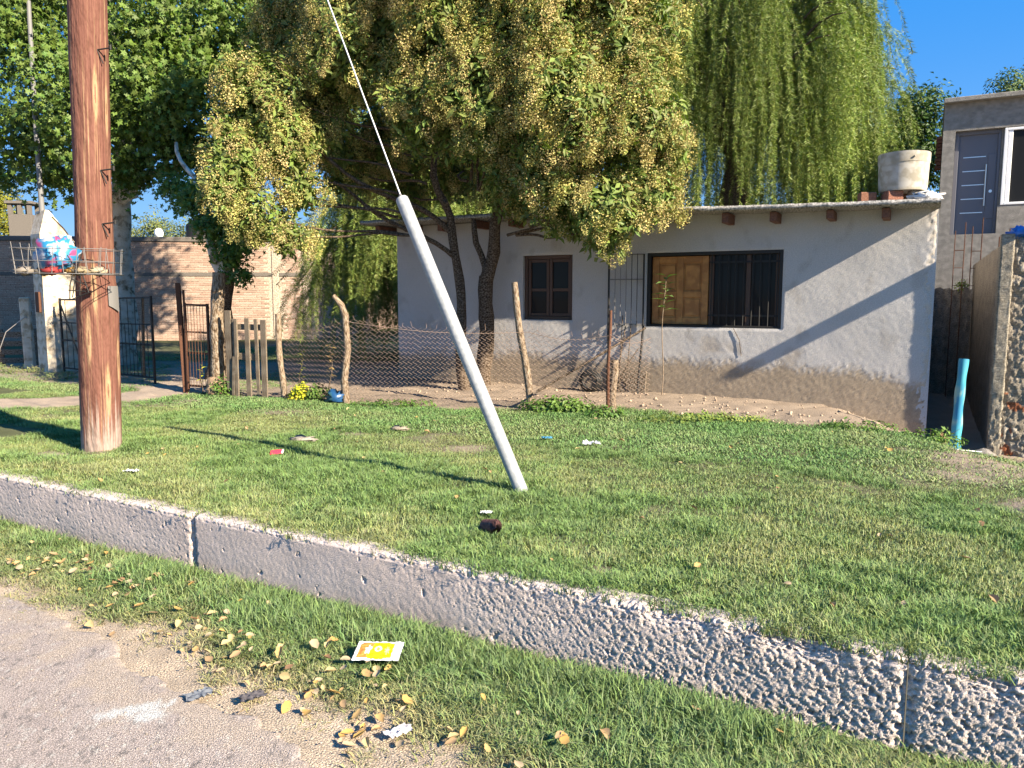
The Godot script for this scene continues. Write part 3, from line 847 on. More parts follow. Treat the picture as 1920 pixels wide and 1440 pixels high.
func right_things() -> void:
	# boundary wall in line with the house: smooth pier at the passage, crumbling stone concrete beyond
	var o := Vector3(5.3, 0, -8.45)
	var w := thing("boundary_wall", "rough stone and cement boundary wall with smooth corner pier beside the passage", "wall", o, -28.37)
	var mb := MB.new()
	var cell := FastNoiseLite.new(); cell.noise_type = FastNoiseLite.TYPE_CELLULAR; cell.seed = 12; cell.frequency = 1.0; cell.cellular_return_type = FastNoiseLite.RETURN_DISTANCE
	var nu := 130; var nv := 130
	mb.grid(nu, nv, func(i, j):
		var x := lerpf(0.115, 2.4, pow(float(i) / (nu - 1), 1.6)); var y := lerpf(-0.65, 2.0, float(j) / (nv - 1))
		var f := nf.get_noise_2d(x * 14.0, y * 14.0); var ce := 1.0 + cell.get_noise_2d(x * 11.0, y * 11.0)
		var brk := ss(0.15, 0.5, nz.get_noise_2d(x * 2.0 + 3.0, y * 1.3) + 0.5 * ss(0.4, -0.2, y))
		var z := -0.05 + 0.02 * f + brk * (0.03 - 0.06 * ce) + 0.02 * nz.get_noise_2d(x * 5.0, y * 5.0)
		var yy := y
		if j == nv - 1: yy += 0.03 * f
		var cc: Color = Color(0.36, 0.31, 0.245).lerp(Color(0.26, 0.225, 0.18), 0.5 + 0.8 * f)
		cc = cc.lerp(Color(0.42, 0.39, 0.34), brk * ss(0.5, 0.15, ce))
		if nz.get_noise_2d(x * 9.0 + 60.0, y * 9.0) > 0.42 and y < 0.3: cc = Color(0.34, 0.13, 0.07)
		return [Vector3(x, yy, z), Color(cc.r, cc.g, cc.b)])
	mb.grid_faces(0, nu, nv)
	mb.col = Color(0.32, 0.28, 0.23)
	mb.bx(0.12, 2.4, -0.65, 1.985, -0.28, -0.12)
	part(w, "stone_face", mb, M.concrete)
	mb = MB.new()
	nu = 16; nv = 110
	mb.grid(nu, nv, func(i, j):
		var t := float(i) / (nu - 1); var y := lerpf(-0.65, 2.03, float(j) / (nv - 1))
		var f := nf.get_noise_2d(t * 2.0, y * 9.0)
		var crumble := ss(0.5, -0.2, y) * 0.05 * absf(nf.get_noise_2d(t * 3.0 + 9.0, y * 6.0))
		# three sides of the pier: left return, front, right return
		var p: Vector3
		if i < 4: p = Vector3(-0.0, y, lerpf(-0.25, 0.0, i / 4.0))
		elif i < 12: p = Vector3(lerpf(0.0, 0.125, (i - 4) / 7.0), y, 0.0)
		else: p = Vector3(0.127, y, lerpf(0.0, -0.12, (i - 11) / 4.0))
		p.x += (0.008 * f + crumble) * (1.0 if i < 8 else -1.0); p.z += 0.008 * f - crumble
		var cc: Color = Color(0.40, 0.355, 0.285).lerp(Color(0.32, 0.28, 0.22), 0.5 + f)
		return [p, Color(cc.r, cc.g, cc.b)])
	mb.grid_faces(0, nu, nv)
	mb.col = Color(0.4, 0.36, 0.29); mb.bx(0.006, 0.12, -0.65, 2.03, -0.25, -0.012)
	part(w, "pier", mb, M.concrete)
	# the long return along the passage
	mb = MB.new(); mb.col = Color(0.27, 0.21, 0.16)
	nu = 50; nv = 40
	mb.grid(nu, nv, func(i, j):
		var z := lerpf(-6.6, -0.25, float(i) / (nu - 1)); var y := lerpf(-0.65, 1.93, float(j) / (nv - 1))
		if j == nv - 1: y += 0.02 * nf.get_noise_1d(z * 8.0)
		var f := nf.get_noise_2d(z * 5.0, y * 5.0)
		var cc: Color = Color(0.34, 0.285, 0.225) * (1.0 + 0.4 * f)
		return [Vector3(0.02 + 0.012 * f, y, z), Color(cc.r, cc.g, cc.b)])
	for q in mb.v.size(): mb.n[q] = -mb.n[q] if mb.n[q].x > 0 else mb.n[q]
	mb.grid_faces(0, nu, nv)
	mb.col = Color(0.34, 0.285, 0.225); mb.bx(0.045, 0.2, -0.65, 1.92, -6.6, -0.252)
	part(w, "return_wall", mb, M.concrete)
	# rags and bottles left on top of the wall
	var top := o + Vector3(0, 2.04, 0)
	mb = MB.new()
	mb.lump(Vector3.ZERO, Vector3(0.10, 0.06, 0.08), nf, 1.3, 1.8, 14, 22, func(d): return Color(0.05, 0.2, 0.6) if d.x < 0.2 else Color(0.25, 0.5, 0.35))
	single("crumpled_bag", mb, M.plastic, "crumpled blue and green plastic bag on top of the rough boundary wall", "bag", top + HX * 0.17 + HZ * -0.12)
	mb = MB.new()
	mb.lump(Vector3.ZERO, Vector3(0.17, 0.12, 0.1), nf, 1.1, 1.6, 14, 22, func(d): return Color(0.7, 0.7, 0.72) if d.y + 0.5 * d.z < 0.35 else Color(0.06, 0.07, 0.09))
	single("rag_bundle", mb, M.plain, "black and white rag bundle lying on top of the rough boundary wall", "rags", top + HX * 0.46 + HZ * -0.14 + Vector3(0, 0.05, 0))
	# blue painted post with swollen foot
	var b := Vector3(4.72, -0.44, -8.15)
	mb = MB.new()
	var pts := []; var rad := []
	for i in 26:
		var t := i / 25.0
		pts.append(Vector3(0.10 * t + 0.02 * sin(t * 5.0), 1.14 * t, 0.0) + Vector3(0, 0, 0.01 * sin(t * 9.0)))
		rad.append(0.05 + 0.028 * ss(0.3, 0.1, t) * ss(-0.05, 0.06, t) - 0.004 * t + 0.004 * sin(t * 21.0))
	mb.tube(pts, rad, 14, true)
	for i in mb.v.size():
		var p := mb.v[i]
		var k := nf.get_noise_3d(p.x * 9.0, p.y * 3.0, p.z * 9.0)
		var cc := Color(0.025, 0.20, 0.36).lerp(Color(0.055, 0.33, 0.42), clampf(0.5 + 1.4 * k, 0, 1))
		if p.y > 0.45 and p.y < 0.85 and k > 0.05: cc = cc.lerp(Color(0.30, 0.42, 0.36), 0.7)
		mb.c[i] = cc
	var bp := single("blue_post", mb, M.blue_paint, "turquoise painted crooked post with swollen foot beside the passage", "post", b)
	# stones and a paint-stained can at its foot
	for s in [[5.12, -8.22, 0.13, 0.09, Color(0.27, 0.25, 0.23)], [4.86, -8.0, 0.06, 0.04, Color(0.28, 0.25, 0.2)], [5.2, -8.12, 0.07, 0.05, Color(0.26, 0.24, 0.21)], [4.72, -8.35, 0.10, 0.12, Color(0.3, 0.17, 0.11)]]:
		mb = MB.new(); mb.col = s[4]
		mb.lump(Vector3.ZERO, Vector3(s[2], s[3], s[2] * 0.8), nf, 0.5, 1.7, 7, 10)
		var y: float = lawn_y(s[0], s[1]) + s[3] * 0.5
		if s[4].g < 0.19: single("red_block", mb, M.concrete, "reddish brick lump lying in the passage mouth behind the blue post", "brick", Vector3(s[0], y, s[1]))
		else: single("stone", mb, M.concrete, "grey stone lying at the foot of the turquoise post", "stone", Vector3(s[0], y, s[1]), "stones by the turquoise post")
	mb = MB.new(); mb.tube([Vector3(-0.25, 0, 0), Vector3(0.02, 0.02, 0.05), Vector3(0.3, -0.01, 0.02)], [0.006, 0.006, 0.006], 5)
	single("plastic_pipe_offcut", mb, M.white_pvc, "thin white pipe offcut lying in weeds before the passage", "pipe", Vector3(4.62, lawn_y(4.62, -7.95) + 0.05, -7.95))
	# tank on the roof
	var rt := HC + HX * -0.42 + HZ * -0.95
	var ty := roof_y(0.0) + 0.022
	mb = MB.new()
	pts = []; rad = []
	for q in [[0.0, 0.285], [0.015, 0.305], [0.04, 0.312], [0.30, 0.322], [0.302, 0.330], [0.395, 0.334], [0.41, 0.328], [0.415, 0.30], [0.40, 0.27], [0.36, 0.0]]:
		pts.append(Vector3(0, q[0] * 1.12, 0)); rad.append(q[1] * 0.9)
	mb.tube(pts.slice(0, 8), rad.slice(0, 8), 36, true)
	var tk := thing("water_tank", "squat pale cement water tank standing on bricks on the roof", "water tank", Vector3(rt.x, ty + 0.242, rt.z), 0.0)
	part(tk, "tank_body", mb, M.tank)
	mb = MB.new(); mb.rod(Vector3(-0.02, 0.39, 0.28), Vector3(-0.02, 0.39, 0.32), 0.012, 8); part(tk, "overflow_spout", mb, M.tank)
	var bl := [[-0.16, 0.10, Color(0.33, 0.16, 0.11)], [0.13, 0.12, Color(0.36, 0.33, 0.28)], [-0.42, -0.05, Color(0.3, 0.15, 0.1)], [-0.05, -0.2, Color(0.33, 0.16, 0.11)], [0.2, -0.2, Color(0.3, 0.17, 0.12)]]
	for k in bl.size():
		mb = MB.new(); mb.col = bl[k][2]
		mb.box(Transform3D(Basis(Vector3.UP, 0.4 * sin(k * 3.0)), Vector3(0, 0.12, 0)), Vector3(0.2, 0.24, 0.13), 0.012)
		single("support_brick", mb, M.brick, "brick block under the water tank on the flat roof", "brick", Vector3(rt.x + bl[k][0], ty, rt.z + bl[k][1]), "bricks under the water tank")
	mb = MB.new(); mb.col = Color(0.68, 0.68, 0.68)
	mb.lump(Vector3.ZERO, Vector3(0.15, 0.05, 0.12), nf, 0.9, 1.7, 14, 24)
	single("plastic_sheet", mb, M.plain, "crumpled pale sheet lying on the roof corner beside the water tank", "sheet", HC + HX * -0.14 + HZ * 0.28 + Vector3(0, 2.455, 0))
	# rebar cages left standing in the side passage wall
	for q in [[0.35, -5.8, 1.2], [0.75, -5.7, 1.0], [0.08, -5.4, 1.1]]:
		var p: Vector3 = HC + HX * (0.28 + q[0]) + HZ * q[1]
		var cg := thing("rebar_cage", "thin rusty rebar cage standing before the rendered house", "rebar", Vector3(p.x, -0.4, p.z), -28.37, "rebar cages in front of the dark door")
		for sx in [-0.07, 0.07]:
			for sz in [-0.06, 0.06]:
				mb = MB.new(); mb.rod(Vector3(sx, 0, sz), Vector3(sx * 1.05, q[2] + 1.85 + sx, sz), 0.006, 5); part(cg, "rod", mb, M.rust)
		for t in 3:
			mb = MB.new(); var y: float = 1.95 + 0.3 * t
			mb.tube([Vector3(-0.075, y, -0.065), Vector3(0.075, y, -0.065), Vector3(0.075, y, 0.065), Vector3(-0.075, y, 0.065), Vector3(-0.075, y, -0.065)], [0.004, 0.004, 0.004, 0.004, 0.004], 4)
			part(cg, "tie", mb, M.rust)
	# low rubble wall closing the passage, rebar stands in it
	mb = MB.new(); mb.col = Color(0.34, 0.29, 0.23)
	mb.grid(30, 30, func(i, j):
		var x: float = i / 29.0 * 0.585; var y: float = -0.6 + j / 29.0 * 2.1
		var f := nf.get_noise_2d(x * 8.0, y * 8.0)
		if j == 29: y += 0.06 * f
		var cc := Color(0.34, 0.29, 0.23) * (1.0 + 0.5 * f)
		return [Vector3(x, y, 0.025 * f), Color(cc.r, cc.g, cc.b)])
	mb.grid_faces(0, 30, 30)
	mb.bx(0.0, 0.585, -0.6, 1.45, -0.25, -0.04)
	var rw := single("passage_wall", mb, M.concrete, "low rubble wall closing the dark passage below the front door", "wall", HC + HX * 0.02 + HZ * -5.55)
	rw.rotation_degrees.y = -28.37

# ------------------------------------------------------------------ brick wall at the back
func brick_wall() -> void:
	var a := Vector3(-17.5, 0, -23.2); var b := Vector3(-6.35, 0, -24.4)
	var root := thing("brick_wall", "tall brick boundary wall with cement coping and mid band behind the yard", "wall", a, rad_to_deg(-atan2((b - a).z, (b - a).x)))
	var Ln := (b - a).length()
	var mb := MB.new(); mb.bx(0, Ln, -0.3, 3.02, -0.15, 0.0); part(root, "mortar_core", mb, M.mortar)
	mb = MB.new(); mb.bx(-0.02, 8.6, 3.021, 3.17, -0.19, 0.05, 0.02); part(root, "coping", mb, M.coping)
	mb = MB.new(); mb.bx(0.0, Ln, 1.98, 2.09, -0.001, 0.022, 0.004); part(root, "cement_band", mb, M.coping)
	for x in [Ln - 1.15, Ln - 0.22]:
		mb = MB.new(); mb.bx(x, x + 0.2, -0.2, 3.0 if x < Ln - 1 else 3.0, -0.01, 0.026, 0.006); part(root, "column", mb, M.mortar)
	var meshes := []
	for k in 6:
		mb = MB.new()
		mb.col = [Color(0.567, 0.395, 0.306), Color(0.540, 0.362, 0.276), Color(0.600, 0.436, 0.339), Color(0.501, 0.334, 0.257), Color(0.584, 0.417, 0.326), Color(0.622, 0.474, 0.383)][k]
		mb.bx(-0.124, 0.124, -0.027, 0.027, -0.01, 0.012, 0.003)
		meshes.append(mb.mesh())
	var rest := MB.new()
	var made := 0
	var course := 0
	var y := 0.02
	while y < 3.0:
		if absf(y - 2.035) > 0.085:
			var x := 0.13 + (0.13 if course % 2 else 0.0)
			while x < Ln - 0.12:
				if absf(x - (Ln - 1.05)) > 0.22 and absf(x - (Ln - 0.12)) > 0.22:
					var seen := x > 6.6 and y > 0.55 and made < 300 and (course % 3 != 1 or x > 9.0)
					if seen:
						var o := part(root, "brick", meshes[rng.randi() % 6], M.brick)
						o.position = Vector3(x + rr(-0.006, 0.006), y, rr(-0.003, 0.004))
						made += 1
					else:
						rest.col = [Color(0.567, 0.395, 0.306), Color(0.540, 0.362, 0.276), Color(0.600, 0.436, 0.339), Color(0.501, 0.334, 0.257), Color(0.584, 0.417, 0.326)][rng.randi() % 5]
						var xx := x + rr(-0.006, 0.006)
						rest.bx(xx - 0.124, xx + 0.124, y - 0.027, y + 0.027, -0.01, 0.012 + rr(-0.003, 0.004))
				x += 0.262
		course += 1
		y += 0.0705
	var ro := part(root, "brick_courses", rest, M.brick); ro.set_meta("kind", "stuff")
	# the wall turns and runs back
	var c := Vector3(-5.2, 0, -36.0)
	var w2 := thing("brick_wall", "dark brick wall running back behind the hanging willow strands", "wall", b, rad_to_deg(-atan2((c - b).z, (c - b).x)))
	var L2 := (c - b).length()
	mb = MB.new(); mb.bx(0.0, L2, -0.3, 2.75, -0.001, 0.15); part(w2, "mortar_core", mb, M.mortar)
	rest = MB.new()
	course = 0; y = 0.02
	while y < 2.7:
		var x := 0.3 + (0.13 if course % 2 else 0.0)
		while x < L2 - 0.2:
			rest.col = [Color(0.567, 0.395, 0.306), Color(0.540, 0.362, 0.276), Color(0.600, 0.436, 0.339), Color(0.501, 0.334, 0.257), Color(0.584, 0.417, 0.326)][rng.randi() % 5]
			rest.bx(x - 0.124, x + 0.124, y - 0.027, y + 0.027, 0.14, 0.162 + rr(-0.003, 0.004))
			x += 0.262
		course += 1; y += 0.0705
	ro = part(w2, "brick_courses", rest, M.brick); ro.set_meta("kind", "stuff")

func far_houses() -> void:
	# chimney head of a house beyond the wall
	var c := thing("chimney", "dark square chimney head with open vents beyond the brick wall", "chimney", Vector3(-19.3, 0, -31.0), 8.0)
	var mb := MB.new(); mb.bx(-0.42, 0.42, -0.2, 4.55, -0.4, 0.4, 0.01); part(c, "shaft", mb, M.coping)
	for sx in [-0.35, 0.0, 0.35]:
		for sz in [-0.33, 0.33]:
			mb = MB.new(); mb.bx(sx - 0.07, sx + 0.07, 4.551, 4.95, sz - 0.07, sz + 0.07); part(c, "vent_pier", mb, M.coping)
	mb = MB.new(); mb.bx(-0.5, 0.5, 4.951, 5.06, -0.48, 0.48, 0.01); part(c, "cap", mb, M.coping)
	mb = MB.new(); mb.rod(Vector3(-0.2, 5.06, 0), Vector3(-0.2, 5.9, 0), 0.012, 5); part(c, "mast", mb, M.black_iron)
	var r := thing("flat_roof_house", "plain low house with flat roof mostly hidden behind the brick wall", "house", Vector3(-14.0, 0, -31.0), 6.0)
	mb = MB.new(); mb.bx(-7, 7, -0.2, 3.2, -4, 0, 0.02); part(r, "wall", mb, M.render_coat)
	mb = MB.new(); mb.bx(-7.1, 7.1, 3.201, 3.35, -4.1, 0.1, 0.02); part(r, "roof", mb, M.coping)
	var d := thing("satellite_dish", "small white satellite dish above the brick wall coping", "satellite dish", Vector3(-13.65, 3.35, -30.2), 20.0)
	mb = MB.new(); mb.rod(Vector3(0, 0, 0), Vector3(0, 0.4, 0), 0.02, 6); part(d, "stand", mb, M.grey_iron)
	mb = MB.new(); mb.lump(Vector3(0, 0.42, 0.05), Vector3(0.17, 0.21, 0.05), nf, 0.0, 1.0, 10, 16); part(d, "reflector", mb, M.white_pvc)
	var t := thing("black_tank", "black plastic water tank on the flat roof beyond the brick wall", "water tank", Vector3(-12.1, 3.35, -30.3), 0.0)
	mb = MB.new(); mb.tube([Vector3(0, 0, 0), Vector3(0, 0.75, 0), Vector3(0, 0.9, 0), Vector3(0, 0.95, 0)], [0.5, 0.5, 0.3, 0.18], 18); part(t, "tank_body", mb, M.black_iron)
	mb = MB.new(); mb.tube([Vector3(0, 0.951, 0), Vector3(0, 1.02, 0)], [0.2, 0.2], 14); part(t, "lid", mb, M.black_iron)

# ------------------------------------------------------------------ trees
var PRIVET := [[-3.48, 3.06, -9.90, 0.51], [-3.58, 2.74, -9.70, 0.34], [-3.20, 3.89, -10.40, 0.69], [-3.24, 2.34, -9.90, 0.43], [-2.77, 2.71, -10.20, 0.35], [-2.96, 3.31, -10.20, 0.50], [-2.64, 3.66, -10.90, 0.60], [-2.89, 2.16, -10.20, 0.28], [-1.83, 4.82, -10.60, 1.10], [-0.68, 4.76, -10.20, 1.13], [0.33, 4.59, -9.90, 1.10], [1.24, 4.56, -9.80, 0.82], [1.55, 4.10, -9.70, 0.47], [-1.07, 3.73, -10.00, 0.62], [-0.39, 3.75, -9.80, 0.82], [0.57, 3.67, -9.50, 0.86], [1.34, 3.36, -9.50, 0.69], [1.79, 3.12, -9.50, 0.40], [1.64, 2.61, -9.50, 0.46], [1.09, 2.41, -9.40, 0.49], [1.12, 2.10, -9.40, 0.25], [0.53, 2.83, -9.70, 0.57], [0.07, 3.14, -10.00, 0.55], [0.00, 2.69, -10.60, 0.40], [0.74, 2.40, -9.90, 0.34], [-2.43, 3.20, -11.60, 0.48], [-1.91, 3.54, -11.80, 0.65], [-0.80, 3.23, -11.80, 0.57], [-2.45, 4.48, -10.80, 0.75], [-1.62, 2.93, -11.90, 0.33], [-0.41, 6.44, -10.40, 1.88], [-1.84, 6.17, -10.80, 1.35], [0.93, 5.91, -10.20, 1.34], [-2.92, 4.95, -11.00, 0.69]]
var PLANE := [[-8.81, 6.13, -14.60, 1.32], [-6.23, 5.73, -14.20, 1.38], [-7.41, 4.77, -14.00, 1.36], [-8.87, 4.42, -14.50, 0.96], [-6.13, 4.04, -14.00, 0.92], [-5.05, 5.85, -14.60, 1.32], [-4.87, 4.58, -14.80, 0.92], [-6.78, 3.49, -14.00, 0.58], [-8.34, 3.66, -14.50, 0.75], [-5.52, 3.87, -14.60, 0.61], [-4.12, 6.23, -15.50, 1.29], [-7.66, 8.93, -15.50, 2.79], [-5.16, 8.46, -15.50, 2.36], [-9.52, 8.46, -15.50, 2.15], [-5.74, 4.76, -13.60, 1.04], [-9.55, 3.64, -15.00, 0.42], [-4.25, 4.59, -15.80, 0.99], [-3.42, 5.67, -16.00, 1.22], [-3.3, 9.2, -16.0, 2.0], [-2.6, 7.6, -16.4, 1.3]]  # last two clumps added high up to shade the brick wall
var VINE := [[-4.74, 2.45, -12.30, 0.36], [-4.46, 2.08, -12.30, 0.34], [-4.31, 1.70, -12.30, 0.24], [-5.01, 2.87, -12.40, 0.41], [-4.16, 2.24, -12.30, 0.26], [-5.55, 3.16, -13.00, 0.36], [-4.48, 2.62, -12.40, 0.34]]

func leaf_shape(mb: MB, xf: Transform3D, ln: float, wd: float, fold: float) -> void:
	# folded pointed leaf along +z, face up
	var b := xf * Vector3.ZERO; var t := xf * Vector3(0, -0.12 * ln, ln); var m := xf * Vector3(0, 0, ln * 0.45)
	var l := xf * Vector3(-wd * 0.5, fold * wd, ln * 0.42); var r := xf * Vector3(wd * 0.5, fold * wd, ln * 0.42)
	var up := xf.basis.y
	mb.tri(b, l, m, up); mb.tri(l, t, m, up); mb.tri(b, m, r, up); mb.tri(m, t, r, up)

func rand_basis(up: Vector3, spread: float) -> Basis:
	var y := (up + Vector3(rr(-1, 1), rr(-1, 1), rr(-1, 1)) * spread).normalized()
	var x := y.cross(Vector3(rr(-1, 1), rr(-1, 1), rr(-1, 1))).normalized()
	return Basis(x, y, x.cross(y))

func twig_mesh(leaves: int, ln: float, wd: float, reach: float) -> ArrayMesh:
	var mb := MB.new()
	for i in leaves:
		var t := float(i) / leaves
		var a := i * 2.4 + rr(-0.4, 0.4)
		var o := Vector3(cos(a) * reach * rr(0.1, 0.75), reach * (t - 0.5) * 1.1, sin(a) * reach * rr(0.1, 0.75))
		var z := Vector3(cos(a), rr(-0.6, 0.35), sin(a)).normalized()
		var y := (Vector3.UP + Vector3(rr(-0.6, 0.6), 0, rr(-0.6, 0.6))).normalized()
		var x := y.cross(z).normalized(); y = z.cross(x)
		var k := rr(0.7, 1.15)
		mb.col = Color(rr(0.8, 1.1), rr(0.85, 1.1), rr(0.7, 1.0))
		leaf_shape(mb, Transform3D(Basis(x, y, z), o), ln * k, wd * k, 0.18)
	return mb.mesh()

func lobed_twig(leaves: int, size: float, reach: float) -> ArrayMesh:
	var mb := MB.new()
	for i in leaves:
		var o := Vector3(rr(-1, 1), rr(-1, 1), rr(-1, 1)) * reach
		var bs := rand_basis(Vector3(rr(-0.4, 0.4), 0.8, 0.5), 0.7)
		var s := size * rr(0.65, 1.15)
		mb.col = Color(rr(0.8, 1.1), rr(0.85, 1.1), rr(0.7, 1.0))
		var xf := Transform3D(bs, o)
		var pr := [[-2.7, 0.45], [-2.1, 0.75], [-1.75, 0.42], [-1.1, 0.95], [-0.6, 0.5], [0.0, 1.1], [0.6, 0.5], [1.1, 0.95], [1.75, 0.42], [2.1, 0.75], [2.7, 0.45]]
		var prev = null
		var first = null
		for q in pr:
			var p: Vector3 = xf * (Vector3(sin(q[0]), -0.12 * q[1], cos(q[0])) * q[1] * s * 0.5)
			if prev != null: mb.tri(o, prev, p, bs.y)
			else: first = p
			prev = p
	return mb.mesh()

func panicle_mesh() -> ArrayMesh:
	var mb := MB.new()
	for i in 150:
		var t := i / 150.0
		var a := i * 2.4
		var r := 0.075 * (1.0 - 0.7 * t) * sqrt(rr(0.05, 1.2))
		var o := Vector3(cos(a) * r, 0.02 - 0.17 * t + rr(-0.02, 0.02), sin(a) * r)
		var bs := rand_basis(Vector3.UP, 1.2)
		mb.col = [Color(1, 1, 1), Color(0.9, 1.0, 0.85), Color(1.05, 0.9, 0.8)][i % 3]
		var s := rr(0.003, 0.007)
		var xf := Transform3D(bs, o)
		mb.quad(xf * Vector3(-s, 0, -s), xf * Vector3(s, 0, -s * 0.6), xf * Vector3(s * 0.8, 0, s), xf * Vector3(-s * 0.7, 0, s), bs.y)
	return mb.mesh()

func willow_mesh() -> ArrayMesh:
	# one metre of a hanging strand
	var mb := MB.new()
	mb.col = Color(0.9, 0.85, 0.5)
	mb.tube([Vector3(0, 0, 0), Vector3(0.02, -0.5, 0.01), Vector3(0, -1.02, 0)], [0.003, 0.0025, 0.002], 3, false)
	for i in 56:
		var t := i / 56.0
		var a := i * 2.1 + rr(-0.5, 0.5)
		var o := Vector3(0.02 * sin(t * PI), -t, 0.01)
		var z := Vector3(cos(a) * 0.8, -0.75, sin(a) * 0.8).normalized()
		var x := z.cross(Vector3(rr(-1, 1), rr(-0.3, 0.3), rr(-1, 1))).normalized()
		var y := z.cross(x)
		mb.col = Color(rr(0.8, 1.1), rr(0.85, 1.1), rr(0.7, 1.0))
		var l := rr(0.08, 0.13); var w := rr(0.016, 0.024)
		var b := o; var tip := o + z * l; var m := o + z * l * 0.4
		mb.quad(b, m + x * w * 0.5, tip, m - x * w * 0.5, y)
	return mb.mesh()

func blob_points(blobs: Array, per: float, shell: float) -> Array:
	# points through each blob, denser towards its skin, thinned where another blob overlaps; [position, outward]
	var out := []
	for b in blobs:
		var ctr := Vector3(b[0], b[1], b[2])
		var cnt := int(per * pow(b[3], 2.3)) + 6
		for i in cnt:
			var d := Vector3(rr(-1, 1), rr(-1, 1), rr(-1, 1))
			if d.length() > 1.0 or d.length() < 0.05: continue
			d = d.normalized()
			var r := pow(rr(0.0, 1.0), shell)
			var lump := 0.85 + 0.45 * nz.get_noise_3dv((ctr + d * b[3]) * 3.2)
			var p: Vector3 = ctr + d * b[3] * r * lump
			if nz.get_noise_3dv(p * 2.6 + Vector3(31, 0, 7)) < -0.38: continue
			out.append([p, d * r])
	return out

func wander(a: Vector3, b: Vector3, n: int, amp: float, r0: float, r1: float) -> Array:
	var pts := []; var rad := []
	var ph := rr(0, 9)
	for i in n + 1:
		var t := float(i) / n
		var o := Vector3(sin(t * 5.0 + ph), 0.3 * sin(t * 7.0 + ph), cos(t * 4.0 + ph * 1.3)) * amp * sin(t * PI)
		pts.append(a.lerp(b, t) + o); rad.append(lerpf(r0, r1, t) * (1.0 + 0.07 * sin(t * 23.0 + ph)))
	return [pts, rad]

func limb(mb: MB, a: Vector3, b: Vector3, r0: float, r1: float, amp := 0.08, sides := 9) -> void:
	var w := wander(a, b, maxi(4, int((b - a).length() / 0.18)), amp, r0, r1)
	mb.tube(w[0], w[1], sides, true)

func trees() -> void:
	privet()
	plane_tree()
	ivy_tree()
	willow("willow_tree", "tall weeping willow with long hanging strands behind the house roof", Vector3(5.2, 0, -19.2), 3.9, 10.6, 116, [[2.3, 8.4, 2.45, 9.2]])
	willow("willow_tree", "weeping willow hanging low between brick wall and house end", Vector3(-1.7, 0, -17.2), 2.8, 6.0, 80, [])
	far_tree("bushy_tree", "dark leafy tree beyond the roof beside the water tank", [[10.85, 6.20, -21.00, 0.87], [10.32, 5.52, -21.00, 1.02], [9.32, 4.62, -21.50, 1.19], [8.35, 4.55, -22.00, 0.92], [10.80, 4.69, -21.00, 1.02], [10.25, 5.14, -22.00, 1.22], [11.11, 5.38, -21.00, 0.73], [9.6, 3.4, -21.6, 1.2], [8.4, 3.3, -22.0, 1.2], [6.9, 3.6, -23.0, 1.1], [5.6, 3.4, -23.5, 1.0]], Color(0.055, 0.10, 0.025), 420.0)
	far_tree("bushy_tree", "pale green tree top above the rendered house roof", [[18.66, 9.15, -30.0, 0.83], [19.49, 8.66, -30.0, 1.25], [20.6, 9.3, -30.5, 1.4], [19.8, 7.6, -30.5, 1.5]], Color(0.09, 0.14, 0.05), 260.0)
	far_tree("bushy_tree", "yellow green tree beyond the brick wall beside the chimney", [[-24.65, 6.12, -38.0, 1.05], [-24.2, 4.85, -38.0, 0.9], [-25.35, 5.36, -38.0, 1.32], [-26.2, 6.6, -38.5, 1.5], [-24.9, 3.8, -38, 1.3]], Color(0.19, 0.19, 0.02), 240.0)
	far_tree("bushy_tree", "hazy green tree far behind the white satellite dish", [[-19.20, 4.94, -42.0, 1.17], [-18.07, 4.66, -42.0, 0.87], [-20.23, 4.52, -42.0, 0.87], [-16.8, 4.6, -42, 1.2], [-15.6, 4.9, -42, 1.3], [-14.2, 4.4, -42, 1.1], [-19, 3.6, -42, 1.2], [-17, 3.6, -42, 1.2], [-12.6, 4.9, -43, 1.5], [-10.8, 4.4, -43, 1.4]], Color(0.15, 0.17, 0.06), 200.0)

